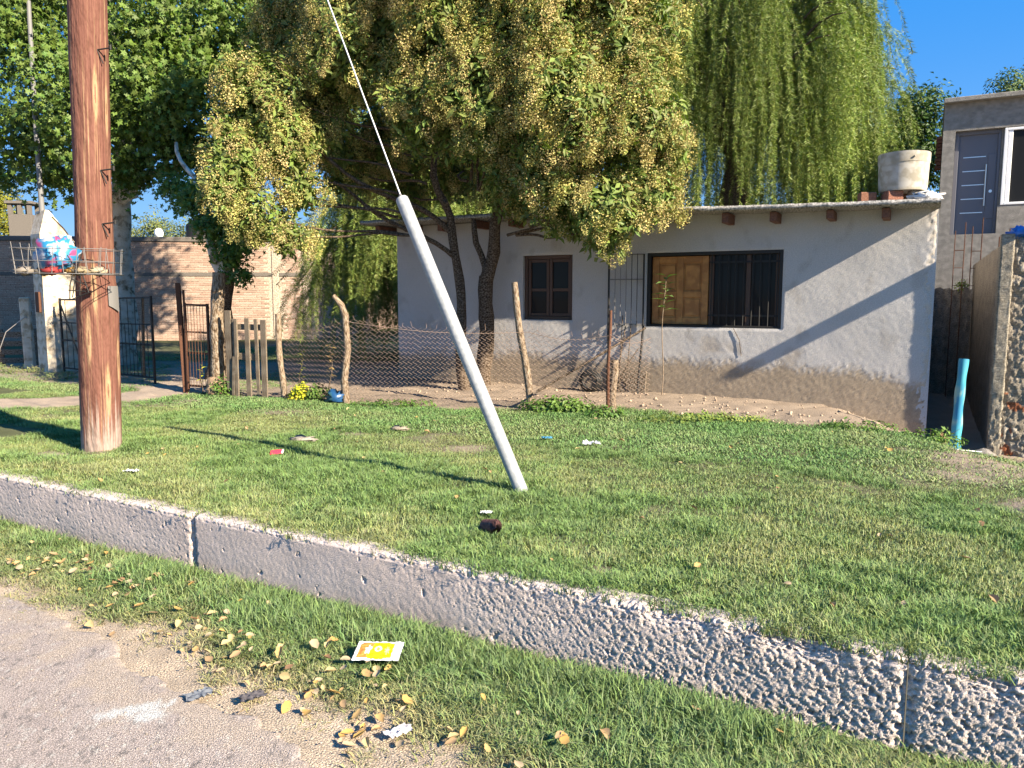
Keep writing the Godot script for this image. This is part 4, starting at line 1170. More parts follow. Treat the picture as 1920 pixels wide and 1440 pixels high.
func privet() -> void:
	var t := thing("privet_tree", "spreading broadleaf tree covered in tan flower clusters growing before the grey house", "tree", Vector3(-0.52, 0.04, -11.1))
	var o := t.position
	var mb := MB.new()
	# two main stems and their forks
	limb(mb, Vector3(-0.66, -0.1, -10.95) - o, Vector3(-0.86, 2.35, -11.1) - o, 0.085, 0.06, 0.06)
	limb(mb, Vector3(-0.44, -0.1, -11.25) - o, Vector3(-0.37, 1.65, -11.2) - o, 0.125, 0.105, 0.04)
	limb(mb, Vector3(-0.37, 1.6, -11.2) - o, Vector3(-0.13, 2.75, -11.0) - o, 0.10, 0.07, 0.05)
	limb(mb, Vector3(-0.38, 1.6, -11.2) - o, Vector3(-0.55, 2.5, -11.3) - o, 0.055, 0.035, 0.05)
	part(t, "trunk", mb, M.bark)
	mb = MB.new()
	limb(mb, Vector3(-0.86, 2.3, -11.1) - o, Vector3(-1.1, 3.6, -11.0) - o, 0.06, 0.04, 0.1, 7)
	limb(mb, Vector3(-0.85, 2.25, -11.1) - o, Vector3(-2.6, 3.3, -10.4) - o, 0.045, 0.02, 0.15, 6)
	limb(mb, Vector3(-0.8, 1.9, -11.1) - o, Vector3(-2.4, 2.9, -10.6) - o, 0.04, 0.02, 0.1, 6)
	limb(mb, Vector3(-0.13, 2.7, -11.0) - o, Vector3(0.5, 4.3, -10.2) - o, 0.07, 0.04, 0.12, 7)
	limb(mb, Vector3(-0.13, 2.7, -11.0) - o, Vector3(-0.6, 4.6, -10.5) - o, 0.055, 0.03, 0.12, 7)
	limb(mb, Vector3(-0.13, 2.75, -11.0) - o, Vector3(1.2, 3.4, -9.7) - o, 0.045, 0.02, 0.1, 6)
	for b in PRIVET:
		var c := Vector3(b[0], b[1], b[2])
		var st := Vector3(-0.5 + 0.35 * (b[0] + 0.5), minf(2.6 + 0.5 * absf(b[0]), maxf(b[1] - 0.3, 2.2)), -10.8)
		limb(mb, st - o, c - o, 0.022, 0.008, 0.12, 5)
	part(t, "limbs", mb, M.bark)
	var xfs := []; var cols := []
	for q in blob_points(PRIVET, 1800.0, 0.40):
		var s := rr(0.8, 1.25)
		xfs.append(Transform3D(rand_basis(q[1] + Vector3(0, 0.5, 0), 0.6).scaled(Vector3.ONE * s), q[0] - o))
		var k := rr(0.75, 1.25)
		cols.append(Color(0.145 * k, 0.195 * k, 0.05 * k))
	scatter(t, "crown", twig_mesh(12, 0.108, 0.046, 0.14), M.leaf, xfs, cols)
	xfs = []; cols = []
	for q in blob_points(PRIVET, 1500.0, 0.2):
		var dirn: Vector3 = q[1]
		# blossom sits on the outside of the lit, drooping sprays
		if dirn.length() < 0.8 or dirn.y < -0.75: continue
		var side := dirn.dot(Vector3(0.55, 0.45, 0.7))
		if side < -0.25: continue
		var s := rr(0.9, 1.8)
		xfs.append(Transform3D(rand_basis(Vector3.UP, 0.45).scaled(Vector3.ONE * s), q[0] - o + dirn * 0.06))
		var k := rr(0.65, 1.25)
		cols.append(Color(0.42, 0.41, 0.14).lerp(Color(0.48, 0.395, 0.20), rr(0, 1)) * k)
	scatter(t, "blossom", panicle_mesh(), M.flower, xfs, cols)

func plane_tree() -> void:
	var t := thing("plane_tree", "large leafy tree with white blotched trunk behind the black iron gate", "tree", Vector3(-7.72, 0, -15.5))
	var o := t.position
	var mb := MB.new()
	var w := wander(Vector3(-7.95, -0.1, -15.5) - o, Vector3(-7.7, 3.4, -15.5) - o, 16, 0.05, 0.34, 0.17)
	mb.tube(w[0], w[1], 16, true)
	part(t, "trunk", mb, M.white_bark)
	mb = MB.new()
	limb(mb, Vector3(-7.7, 3.2, -15.5) - o, Vector3(-7.6, 8.5, -15.4) - o, 0.18, 0.08, 0.25)
	for b in PLANE:
		limb(mb, Vector3(-7.68, 3.0 + 0.35 * maxf(0.0, b[1] - 3.0), -15.45) - o, Vector3(b[0], b[1], b[2]) - o, 0.07, 0.015, 0.25, 6)
	part(t, "limbs", mb, M.white_bark)
	var xfs := []; var cols := []
	for q in blob_points(PLANE, 560.0, 0.45):
		var s := rr(0.8, 1.2)
		xfs.append(Transform3D(rand_basis(q[1] + Vector3(0.2, 0.4, 0.3), 0.6).scaled(Vector3.ONE * s), q[0] - o))
		var k := rr(0.75, 1.25)
		cols.append(Color(0.11 * k, 0.175 * k, 0.036 * k))
	scatter(t, "crown", lobed_twig(9, 0.13, 0.17), M.leaf, xfs, cols)

func ivy_tree() -> void:
	var t := thing("pruned_tree", "pruned pale trunk wrapped in leafy creeper behind the wooden gate post", "tree", Vector3(-4.75, 0, -12.5))
	var o := t.position
	var mb := MB.new()
	limb(mb, Vector3(-4.85, -0.1, -12.5) - o, Vector3(-4.6, 1.75, -12.5) - o, 0.19, 0.15, 0.07, 12)
	part(t, "trunk", mb, M.bark)
	mb = MB.new()
	limb(mb, Vector3(-4.62, 1.66, -12.5) - o, Vector3(-4.45, 2.4, -12.45) - o, 0.11, 0.085, 0.03, 10)
	limb(mb, Vector3(-4.66, 1.7, -12.5) - o, Vector3(-5.0, 2.9, -12.4) - o, 0.09, 0.05, 0.05, 9)
	limb(mb, Vector3(-4.95, 2.7, -12.4) - o, Vector3(-5.6, 3.9, -13.2) - o, 0.05, 0.03, 0.1, 7)
	part(t, "limbs", mb, M.white_bark)
	var xfs := []; var cols := []
	for q in blob_points(VINE, 2300.0, 0.5):
		xfs.append(Transform3D(rand_basis(q[1] + Vector3(0.2, 0.4, 0.3), 0.6).scaled(Vector3.ONE * rr(0.7, 1.1)), q[0] - o))
		var k := rr(0.8, 1.3)
		cols.append(Color(0.085 * k, 0.15 * k, 0.03 * k))
	scatter(t, "crown", lobed_twig(8, 0.10, 0.12), M.leaf, xfs, cols)

func willow(called: String, label: String, at: Vector3, R: float, top: float, boughs: int, extra: Array) -> void:
	var t := thing(called, label, "tree", at, 0.0)
	var mb := MB.new()
	limb(mb, Vector3(0, -0.2, 0), Vector3(0.3, top * 0.45, 0.1), 0.42, 0.3, 0.15, 12)
	part(t, "trunk", mb, M.bark)
	mb = MB.new()
	var xfs := []; var cols := []
	for i in boughs:
		var a := i * 2.39996 + rr(-0.4, 0.4)
		var r := R * sqrt((i + 0.7) / boughs) * rr(0.8, 1.15)
		var ty := top - 2.8 * pow(r / R, 2.0) + rr(-1.2, 0.5)
		var tip := Vector3(cos(a) * r, ty, sin(a) * r * 0.75)
		var st := Vector3(0.3, top * 0.43, 0.1)
		var apex := st.lerp(tip, 0.55) + Vector3(0, rr(0.8, 1.8), 0)
		var low := 2.2 + 2.6 * absf(nz.get_noise_2d(tip.x * 1.3 + at.x, tip.z * 1.3)) + rr(-0.6, 0.9) + (1.0 - r / R) * 1.2
		if extra.is_empty(): low = 0.7 + rr(0.0, 1.4) + (1.2 if tip.x > 1.0 else 0.0)
		var pts := []; var rad := []
		for k in 9:
			var w := k / 8.0
			pts.append(st.lerp(apex, w).lerp(apex.lerp(tip, w), w)); rad.append(lerpf(0.07, 0.012, w))
		mb.tube(pts, rad, 5, true)
		var tone := rr(0.7, 1.3)
		var wide := rr(0.12, 0.34)
		var cnt := int(rr(9, 24))
		for k in cnt:
			var w := 1.0 - 0.5 * pow(rr(0, 1), 1.6)
			var s := st.lerp(apex, w).lerp(apex.lerp(tip, w), w) + Vector3(rr(-1, 1) * wide, rr(-0.3, 0.1), rr(-1, 1) * wide)
			var y := s.y
			var bend := (Vector3(-cos(a), 0, -sin(a)) * rr(0.0, 0.5) + Vector3(rr(-0.3, 0.3), 0, rr(-0.3, 0.3)))
			var hue := rr(0.8, 1.25) * tone
			var stop := maxf(low + rr(-0.4, 0.4), s.y - rr(1.2, 5.5))
			while y > stop:
				var sc := rr(0.6, 0.75)
				var dn := (Vector3.UP + bend).normalized()
				var bs := rand_basis(dn, 0.05)
				var thick := rr(0.8, 1.25)
				xfs.append(Transform3D(bs.scaled(Vector3(thick, sc, thick)), s))
				cols.append(Color(0.185 * hue, 0.235 * hue, 0.065 * hue))
				s -= dn * sc; y -= sc
				bend = bend * 0.6 + Vector3(rr(-0.05, 0.05), 0, rr(-0.05, 0.05))
	part(t, "limbs", mb, M.bark)
	scatter(t, "crown", willow_mesh(), M.leaf, xfs, cols)

func far_tree(called: String, label: String, blobs: Array, tint: Color, per: float) -> void:
	var lo := Vector3.ZERO
	for b in blobs: lo += Vector3(b[0], 0, b[2]) / blobs.size()
	var t := thing(called, label, "tree", lo)
	var mb := MB.new()
	limb(mb, Vector3(0, -0.2, 0), Vector3(0, 3.0, 0), 0.2, 0.13, 0.1, 8)
	for b in blobs: limb(mb, Vector3(0, 2.4, 0), Vector3(b[0], b[1], b[2]) - lo, 0.07, 0.015, 0.15, 5)
	part(t, "trunk", mb, M.bark)
	var xfs := []; var cols := []
	for q in blob_points(blobs, per, 0.45):
		xfs.append(Transform3D(rand_basis(q[1] + Vector3(0.2, 0.5, 0.2), 0.7).scaled(Vector3.ONE * rr(1.1, 1.7)), q[0] - lo))
		cols.append(tint * rr(0.75, 1.3))
	scatter(t, "crown", twig_mesh(12, 0.10, 0.05, 0.18), M.leaf, xfs, cols)

# ------------------------------------------------------------------ pole, stay, basket
func pole_and_guy() -> void:
	var p := thing("utility_pole", "thick reddish brown wooden utility pole with greyed foot standing on the lawn", "utility pole", Vector3(-3.70, 0, -6.83))
	var mb := MB.new()
	var pts := []; var rad := []
	for i in 66:
		var y := -0.25 + 9.6 * i / 65.0
		var lean := 0.031 * y
		if y > 1.42: lean -= 0.0
		pts.append(Vector3(lean - 0.012 * ss(1.3, 1.5, y), y, 0.0))
		rad.append(0.163 - 0.0045 * maxf(y, 0.0) + 0.006 * sin(y * 2.1) + 0.008 * ss(0.9, 1.2, y) * ss(1.5, 1.42, y))
	mb.tube(pts, rad, 28, true)
	for i in mb.v.size():
		var q := mb.v[i]
		mb.v[i] += mb.n[i] * 0.004 * nf.get_noise_3d(q.x * 25.0, q.y * 1.2, q.z * 25.0)
	part(p, "shaft", mb, M.pole_wood)
	for y in [3.42, 2.43, 1.98]:
		mb = MB.new()
		var x: float = 0.031 * y + 0.125
		mb.rod(Vector3(x - 0.02, y, 0.085), Vector3(x + 0.10, y + 0.012, 0.10), 0.007, 6)
		mb.rod(Vector3(x + 0.10, y - 0.005, 0.10), Vector3(x + 0.10, y + 0.035, 0.10), 0.010, 6)
		mb.rod(Vector3(x - 0.02, y, 0.09), Vector3(x + 0.02, y - 0.11, 0.075), 0.005, 6)
		part(p, "step_bracket", mb, M.black_iron)
	mb = MB.new()
	mb.grid(4, 6, func(i, j):
		var a: float = 0.35 + 0.22 * i
		return [Vector3(0.045 + 0.178 * sin(a + 0.62), 1.28 + 0.034 * j - 0.02 * i * (5 - j) * 0.2, 0.178 * cos(a + 0.62)), Color(0.5, 0.47, 0.44)])
	mb.grid_faces(0, 4, 6)
	part(p, "metal_plate", mb, M.grey_iron)
	# stay pipe with the wire running up to the pole head
	var a := Vector3(0.074, 0, -5.2); var b := Vector3(-0.79, 2.06, -5.6)
	var g := thing("stay_pipe", "pale steel stay pipe leaning out of the lawn with its wire", "stay pipe", a)
	mb = MB.new()
	var d := (b - a)
	mb.tube([-d * 0.06, d * 0.985, d * 0.995, d], [0.047, 0.047, 0.045, 0.036], 20, true)
	part(g, "pipe", mb, M.steel_pipe)
	mb = MB.new()
	var top := a + d / 0.2286 * 0.97 - a
	mb.rod(d * 0.98, Vector3(-3.42, 8.95, -6.8) - a, 0.0055, 6)
	part(g, "stay_wire", mb, M.cable)
	mb = MB.new(); mb.rod(d * 1.01, d * 0.99 + Vector3(0.02, -0.02, 0.02), 0.012, 6); part(g, "wire_clamp", mb, M.grey_iron)
	# wire rubbish basket fixed to the pole
	var bo := Vector3(-4.02, 1.55, -6.60)
	var k := thing("rubbish_basket", "open wire rubbish basket fixed to the wooden pole", "basket", bo)
	var Wd := 0.72; var Dp := 0.34; var Hh := 0.20
	for y in [0.0, 0.1, Hh]:
		mb = MB.new()
		var f: float = 0.02 * y / Hh
		mb.tube([Vector3(-f, y, 0), Vector3(Wd + f, y - 0.012, 0), Vector3(Wd + f, y - 0.012, Dp), Vector3(-f, y, Dp), Vector3(-f, y, 0)], [0.0035, 0.0035, 0.0035, 0.0035, 0.0035], 5)
		part(k, "rim_wire", mb, M.grey_iron)
	for side in 2:
		for i in 8:
			mb = MB.new()
			var x := 0.02 + 0.68 * i / 7.0
			mb.rod(Vector3(x, -0.01, Dp * side), Vector3(x + (0.02 if i % 2 else -0.02), Hh + 0.005, Dp * side), 0.0028, 5)
			part(k, "upright_wire", mb, M.grey_iron)
	for side in 2:
		for i in 3:
			mb = MB.new()
			var z := 0.06 + 0.12 * i
			mb.rod(Vector3(Wd * side, -0.01, z), Vector3(Wd * side + (0.02 if side else -0.03), Hh + (0.05 if side == 0 else 0.0), z), 0.0028, 5)
			part(k, "upright_wire", mb, M.grey_iron)
	for i in 9:
		mb = MB.new(); mb.rod(Vector3(0.02 + 0.085 * i, 0, 0), Vector3(0.02 + 0.085 * i, -0.005, Dp), 0.003, 5); part(k, "floor_wire", mb, M.grey_iron)
	# twisted bracket of wire under it, against the pole
	mb = MB.new()
	var bp := [Vector3(0.46, 0, 0.3), Vector3(0.44, -0.10, 0.32), Vector3(0.42, -0.22, 0.30), Vector3(0.6, -0.16, 0.34), Vector3(0.56, -0.02, 0.34)]
	for i in bp.size() - 1: mb.rod(bp[i], bp[i + 1], 0.005, 5)
	for q in [[0.46, -0.05, 0.58, -0.1], [0.43, -0.14, 0.57, -0.15], [0.5, 0.0, 0.46, -0.2], [0.54, 0.0, 0.52, -0.18], [0.44, 0.14, 0.52, 0.0], [0.56, 0.16, 0.5, 0.0]]:
		mb.rod(Vector3(q[0], q[1], 0.33), Vector3(q[2], q[3], 0.33), 0.0045, 5)
	part(k, "bracket", mb, M.black_iron)
	# what lies in the basket
	mb = MB.new()
	var sw := FastNoiseLite.new(); sw.seed = 8; sw.frequency = 1.0
	mb.lump(Vector3.ZERO, Vector3(0.155, 0.15, 0.12), nf, 0.5, 1.5, 30, 44, func(dd):
		var s := sw.get_noise_3dv(dd * 1.1 + Vector3(3, 0, 0)) * 1.3
		if s > 0.28: return Color(0.42, 0.45, 0.5)
		if s < -0.25: return Color(0.34, 0.06, 0.16)
		return Color(0.03, 0.19, 0.36))
	single("rubbish_bag", mb, M.plastic, "knotted blue, white and pink plastic rubbish bag in the wire basket", "rubbish bag", bo + Vector3(0.27, 0.15, 0.17))
	var junk := [[0.14, Color(0.17, 0.16, 0.145), "grey"], [0.27, Color(0.22, 0.035, 0.035), "dark red"], [0.40, Color(0.28, 0.16, 0.05), "orange"], [0.50, Color(0.24, 0.19, 0.12), "brown"], [0.58, Color(0.33, 0.29, 0.2), "cream"], [0.05, Color(0.2, 0.18, 0.15), "dull beige"]]
	for q in junk:
		mb = MB.new(); mb.col = q[1]
		mb.lump(Vector3.ZERO, Vector3(0.065, 0.028, 0.055), nf, 1.2, 2.2, 10, 16)
		single("food_scrap", mb, M.plain, "small crushed %s scrap on the floor of the wire basket" % q[2], "rubbish", bo + Vector3(q[0], 0.018, 0.22 + 0.06 * sin(q[0] * 30.0)), "scraps in the wire basket")

# ------------------------------------------------------------------ left: meter pillar, gates
func gate(called: String, label: String, a: Vector3, b: Vector3, h0: float, h1: float, bars: int, low_bars: bool, m: Material) -> Node3D:
	var g := thing(called, label, "gate", a, rad_to_deg(-atan2((b - a).z, (b - a).x)))
	var w := Vector2((b - a).x, (b - a).z).length()
	var mb := MB.new(); mb.bx(0, 0.035, 0.04, h0, -0.016, 0.016, 0.003); part(g, "stile", mb, m)
	mb = MB.new(); mb.bx(w - 0.035, w, 0.02, h1, -0.016, 0.016, 0.003); part(g, "stile", mb, m)
	for t in [0.08, 0.45, 0.98]:
		mb = MB.new(); mb.bar(Vector3(0.035, h0 * t, 0), Vector3(w - 0.035, h1 * t, 0), 0.02, 0.028); part(g, "rail", mb, m)
	mb = MB.new(); mb.bar(Vector3(0.035, h0 * 0.68, 0.001), Vector3(w - 0.035, h1 * 0.68, 0.001), 0.018, 0.02); part(g, "rail", mb, m)
	for i in bars:
		var x := 0.035 + (w - 0.07) * (i + 1.0) / (bars + 1)
		mb = MB.new(); mb.rod(Vector3(x, h0 * 0.08, 0.016), Vector3(x, lerpf(h0, h1, x / w) * (0.98 if not low_bars or i % 2 == 0 else 0.68), 0.016), 0.006 if low_bars else 0.004, 5)
		part(g, "bar", mb, m)
	return g

func left_things() -> void:
	# electricity meter pillar with its mast
	var p := thing("meter_pillar", "whitewashed masonry meter pillar with sloped head and a pipe mast", "pillar", Vector3(-8.22, 0, -13.95), 50.0)
	var mb := MB.new()
	var pf := [Vector2(-0.28, -0.2), Vector2(0.30, -0.2), Vector2(0.30, 2.32), Vector2(-0.10, 2.86), Vector2(-0.16, 2.86), Vector2(-0.27, 2.45)]
	for i in pf.size():
		var a: Vector2 = pf[i]; var b: Vector2 = pf[(i + 1) % pf.size()]
		var steps := maxi(1, int((b - a).length() / 0.3))
		for s in steps:
			var q: Vector2 = a.lerp(b, float(s) / steps); var r: Vector2 = a.lerp(b, float(s + 1) / steps)
			mb.quad(Vector3(q.x, q.y, 0.22), Vector3(r.x, r.y, 0.22), Vector3(r.x, r.y, -0.22), Vector3(q.x, q.y, -0.22), Vector3((r - q).y, -(r - q).x, 0))
	for sz in [0.22, -0.22]:
		for i in range(1, pf.size() - 1): mb.tri(Vector3(pf[0].x, pf[0].y, sz), Vector3(pf[i].x, pf[i].y, sz), Vector3(pf[i + 1].x, pf[i + 1].y, sz), Vector3(0, 0, sz))
	part(p, "body", mb, M.whitewash)
	mb = MB.new(); mb.bx(-0.315, -0.279, 1.08, 1.44, -0.08, 0.1, 0.006); part(p, "meter_box", mb, M.rust)
	mb = MB.new(); mb.tube([Vector3(-0.13, 2.8, 0), Vector3(-0.14, 4.4, 0), Vector3(-0.12, 6.4, 0)], [0.045, 0.04, 0.036], 10); part(p, "mast", mb, M.mast_pipe)
	mb = MB.new(); mb.tube([Vector3(-0.06, 2.75, 0.225), Vector3(0.12, 2.56, 0.23), Vector3(0.29, 2.3, 0.23), Vector3(0.29, 1.6, 0.23)], [0.01, 0.01, 0.01, 0.01], 6); part(p, "conduit", mb, M.bark)
	# stout low post beside it
	var q := thing("concrete_post", "short thick pale post standing beside the meter pillar", "post", Vector3(-9.12, 0, -14.5), 20.0)
	mb = MB.new(); mb.box(Transform3D(Basis(Vector3(0, 0, 1), 0.015), Vector3(0, 0.62, 0)), Vector3(0.17, 1.45, 0.17), 0.02); part(q, "shaft", mb, M.whitewash)
	mb = MB.new(); mb.tube([Vector3(0.05, 0.95, 0.1), Vector3(0.0, 0.98, 0.12), Vector3(-0.35, 0.7, 0.0), Vector3(-0.5, 0.3, 0.0)], [0.008, 0.008, 0.008, 0.006], 5); part(q, "loose_wire", mb, M.wire)
	# broken pallet fence
	var pl := thing("pallet_fence", "grey broken pallet boards propped beside the short post", "pallet", Vector3(-10.6, 0, -15.0), 12.0)
	for i in 4:
		mb = MB.new(); mb.box(Transform3D(Basis(Vector3(0, 0, 1), 0.03 * sin(i * 3.0)), Vector3(0.45, 0.1 + 0.17 * i, 0.02 * (i % 2))), Vector3(1.5, 0.11, 0.025), 0.004); part(pl, "board", mb, M.old_wood)
	for x in [-0.15, 0.5, 1.1]:
		mb = MB.new(); mb.bx(x, x + 0.09, -0.1, 0.72, -0.09, -0.02, 0.005); part(pl, "upright", mb, M.old_wood)
	# iron gates
	var g0 := Vector3(-7.93, 0, -13.55); var gm := Vector3(-6.75, 0, -12.72); var g1 := Vector3(-5.50, 0, -11.80)
	var ga := gate("iron_gate", "black iron gate leaf with diagonal brace hung on the meter pillar", g0, gm, 1.33, 1.33, 6, true, M.black_iron)
	mb = MB.new(); mb.bar(Vector3(0.04, 1.28, 0.02), Vector3(0.75, 0.15, 0.02), 0.015, 0.03); part(ga, "brace", mb, M.black_iron)
	var gb := gate("iron_gate", "black barred iron gate leaf ending beside the trodden path", gm + Vector3(0.03, 0, 0.02), g1, 1.35, 1.37, 12, true, M.black_iron)
	mb = MB.new(); mb.bar(Vector3(1.2, 1.33, -0.03), Vector3(1.1, 0.1, -0.04), 0.04, 0.03); part(gb, "wooden_slat", mb, M.old_wood)
	# rusty gate post
	var rp := thing("rusty_post", "rusty square iron gate post standing beside the trodden path", "post", Vector3(-4.70, 0, -10.93), 12.0)
	mb = MB.new(); mb.box(Transform3D(Basis(Vector3(0, 0, 1), 0.025), Vector3(0.01, 0.74, 0)), Vector3(0.065, 1.62, 0.065), 0.006); part(rp, "tube", mb, M.rust)
	mb = MB.new(); mb.bx(0.05, 0.07, -0.05, 1.45, -0.03, 0.03, 0.002); part(rp, "hinge_strip", mb, M.rust)
	gate("mesh_gate", "narrow rusty wicket of thin bars between rusty post and wooden post", Vector3(-4.62, 0, -10.88), Vector3(-4.19, 0, -10.66), 1.27, 1.26, 6, false, M.rust)
	# thick wooden post on a brick foot
	var wp := thing("gate_post", "thick rough wooden gate post standing on a crumbled foot", "post", Vector3(-4.08, 0, -10.62))
	mb = MB.new()
	var w := wander(Vector3(-0.03, -0.1, 0), Vector3(0.07, 1.68, 0), 14, 0.02, 0.10, 0.085)
	mb.tube(w[0], w[1], 12, true)
	part(wp, "shaft", mb, M.post_wood)
	mb = MB.new(); mb.col = Color(0.4, 0.28, 0.18); mb.lump(Vector3(-0.02, 0.08, 0.02), Vector3(0.16, 0.2, 0.15), nf, 0.4, 2.0, 9, 12); part(wp, "footing", mb, M.concrete)

# ------------------------------------------------------------------ picket gate and chain-link fence
func fences() -> void:
	var a := Vector3(-3.86, 0, -10.47); var b := Vector3(-3.02, 0, -10.16)
	var g := thing("picket_gate", "grey weathered wooden picket gate beside the chain link fence", "gate", a, rad_to_deg(-atan2((b - a).z, (b - a).x)))
	var mb: MB
	# pickets: along, width, bottom, top, lean
	for q in [[0.03, 0.10, -0.05, 1.17, 0.0], [0.14, 0.085, 0.55, 1.06, 0.01], [0.115, 0.05, -0.02, 0.55, -0.06], [0.34, 0.075, -0.05, 1.07, 0.0], [0.49, 0.055, 0.05, 1.06, 0.01], [0.60, 0.09, -0.03, 1.05, -0.01], [0.17, 0.05, 0.0, 1.04, -0.01]]:
		mb = MB.new()
		mb.box(Transform3D(Basis(Vector3(0, 0, 1), q[4]), Vector3(q[0], (q[2] + q[3]) / 2, 0.03 if q[1] > 0.052 else 0.055)), Vector3(q[1], q[3] - q[2], 0.022), 0.004)
		part(g, "picket", mb, M.old_wood)
	for q in [[0.02, 0.98, 0.62, 0.96, 0.08], [0.16, 0.58, 0.46, 0.60, 0.09]]:
		mb = MB.new(); mb.box(Transform3D(Basis(Vector3(0, 0, 1), -0.02), Vector3((q[0] + q[2]) / 2, q[1] - 0.03, 0.0)), Vector3(q[2] - q[0], q[4], 0.03), 0.004); part(g, "rail", mb, M.old_wood)
	# the fence: posts and rusty netting
	var F := thing("chain_link_fence", "sagging rusty chain link fence on crooked sticks before the grey house", "fence", Vector3(-3.0, 0, -10.15))
	var o := F.position
	var posts := [[Vector3(-3.03, -0.1, -10.15), Vector3(-3.08, 1.13, -10.15), 0.045, 0.04, 0.015], [Vector3(0.24, -0.1, -9.33), Vector3(0.03, 1.53, -9.36), 0.05, 0.04, 0.02], [Vector3(1.12, -0.1, -8.93), Vector3(1.14, 1.2, -8.92), 0.022, 0.018, 0.01], [Vector3(1.19, -0.1, -8.98), Vector3(1.2, 0.62, -8.98), 0.05, 0.045, 0.02]]
	for q in posts:
		mb = MB.new()
		var w := wander(q[0] - o, q[1] - o, 12, q[4], q[2], q[3])
		mb.tube(w[0], w[1], 9, true)
		part(F, "post", mb, M.post_wood if q[2] > 0.03 else M.rust)
	mb = MB.new()
	mb.tube([Vector3(-2.10, -0.1, -9.71) - o, Vector3(-2.13, 0.3, -9.71) - o, Vector3(-2.08, 0.7, -9.72) - o, Vector3(-2.10, 1.12, -9.71) - o, Vector3(-2.14, 1.25, -9.70) - o, Vector3(-2.24, 1.37, -9.70) - o], [0.05, 0.047, 0.045, 0.043, 0.04, 0.03], 10)
	part(F, "post", mb, M.post_wood, "pale crooked stick post bent over at its top")
	# diagonal brace stick
	mb = MB.new(); limb(mb, Vector3(0.30, 0.22, -9.2) - o, Vector3(1.62, 0.98, -9.35) - o, 0.016, 0.014, 0.01, 6); part(F, "brace", mb, M.bark)
	mb = MB.new(); limb(mb, Vector3(1.2, 0.25, -9.0) - o, Vector3(1.5, 0.75, -9.1) - o, 0.009, 0.006, 0.02, 5); part(F, "brace", mb, M.bark)
	var run := [Vector3(-3.0, 0, -10.12), Vector3(-2.1, 0, -9.68), Vector3(0.2, 0, -9.31), Vector3(1.13, 0, -8.90), Vector3(1.62, 0, -8.98)]
	var tops := [1.0, 1.1, 0.98, 0.96, 0.92]
	for s in run.size() - 1:
		mb = MB.new()
		var p0: Vector3 = run[s]; var p1: Vector3 = run[s + 1]
		var Ls := (p1 - p0).length(); var dirn := (p1 - p0) / Ls
		var side := dirn.cross(Vector3.UP)
		var cell := 0.062
		var cols := int(Ls / cell)
		for i in cols:
			var x0 := i * cell
			var hh := lerpf(tops[s], tops[s + 1], x0 / Ls) - 0.07 * sin(PI * x0 / Ls)
			var rows := int((hh - 0.06) / (cell * 0.5))
			var prev := Vector3.ZERO
			for r in rows + 1:
				var x := x0 + (cell if r % 2 else 0.0)
				var p := p0 + dirn * x + Vector3(0, 0.05 + r * cell * 0.5 * (hh / (rows * cell * 0.5 + 0.06)), 0) + side * (0.03 * nz.get_noise_2d(x * 1.7 + s * 7.0, r * 0.1) + (0.003 if r % 2 else -0.003))
				if r > 0:
					mb.tube([prev - o, p - o], [0.0022, 0.0022], 3, false)
				prev = p
			# loose twisted end
			if i % 2 == 0: mb.tube([prev - o, prev - o + Vector3(rr(-0.03, 0.03), rr(0.03, 0.08), rr(-0.02, 0.02))], [0.002, 0.0015], 3, false)
		part(F, "netting", mb, M.rust_wire)
		mb = MB.new()
		var pts := []; var rads := []
		for i in 9:
			var t := i / 8.0
			pts.append(p0.lerp(p1, t) + Vector3(0, lerpf(tops[s], tops[s + 1], t) - 0.05 - 0.07 * sin(PI * t), 0) - o); rads.append(0.0028)
		mb.tube(pts, rads, 4); part(F, "strand_wire", mb, M.rust_wire)
	# added dark rods standing in for bar shadows below the grille, a board and a tyre-like coil by the wall
	var rd := thing("shadow_rods", "added thin dark rods standing in for bar shadows on the grey wall", "rods", HC + HX * -3.7 + HZ * 0.12, -28.37)
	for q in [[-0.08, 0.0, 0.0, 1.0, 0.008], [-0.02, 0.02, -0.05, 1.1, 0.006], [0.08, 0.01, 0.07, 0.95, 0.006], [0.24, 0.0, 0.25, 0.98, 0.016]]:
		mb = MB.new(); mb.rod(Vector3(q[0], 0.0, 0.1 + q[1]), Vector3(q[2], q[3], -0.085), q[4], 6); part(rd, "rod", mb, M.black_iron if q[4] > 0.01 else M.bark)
	var bd := single("leaning_board", board_mesh(), M.old_wood, "short muddy board leaning on the grey wall foot behind the fence", "board", HC + HX * -3.66 + HZ * 0.09 + Vector3(0, 0.02, 0))
	bd.rotation_degrees = Vector3(-10, -28.37, 0)
	mb = MB.new()
	for k in 3:
		var pts := []; var rads := []
		for i in 25:
			var a2 := TAU * i / 24.0
			pts.append(Vector3(cos(a2) * (0.15 - 0.02 * k), 0.155 + sin(a2) * (0.14 - 0.02 * k), 0.03 * k - 0.03)); rads.append(0.02)
		mb.tube(pts, rads, 7)
	var coil := single("hose_coil", mb, M.black_iron, "dark coiled hose propped against the grey wall behind the fence", "hose", HC + HX * -4.15 + HZ * 0.2 + Vector3(0, 0.03, 0))
	coil.rotation_degrees.y = -20.0

func board_mesh() -> MB:
	var mb := MB.new(); mb.bx(-0.25, 0.27, 0.0, 0.33, -0.01, 0.01, 0.004); return mb

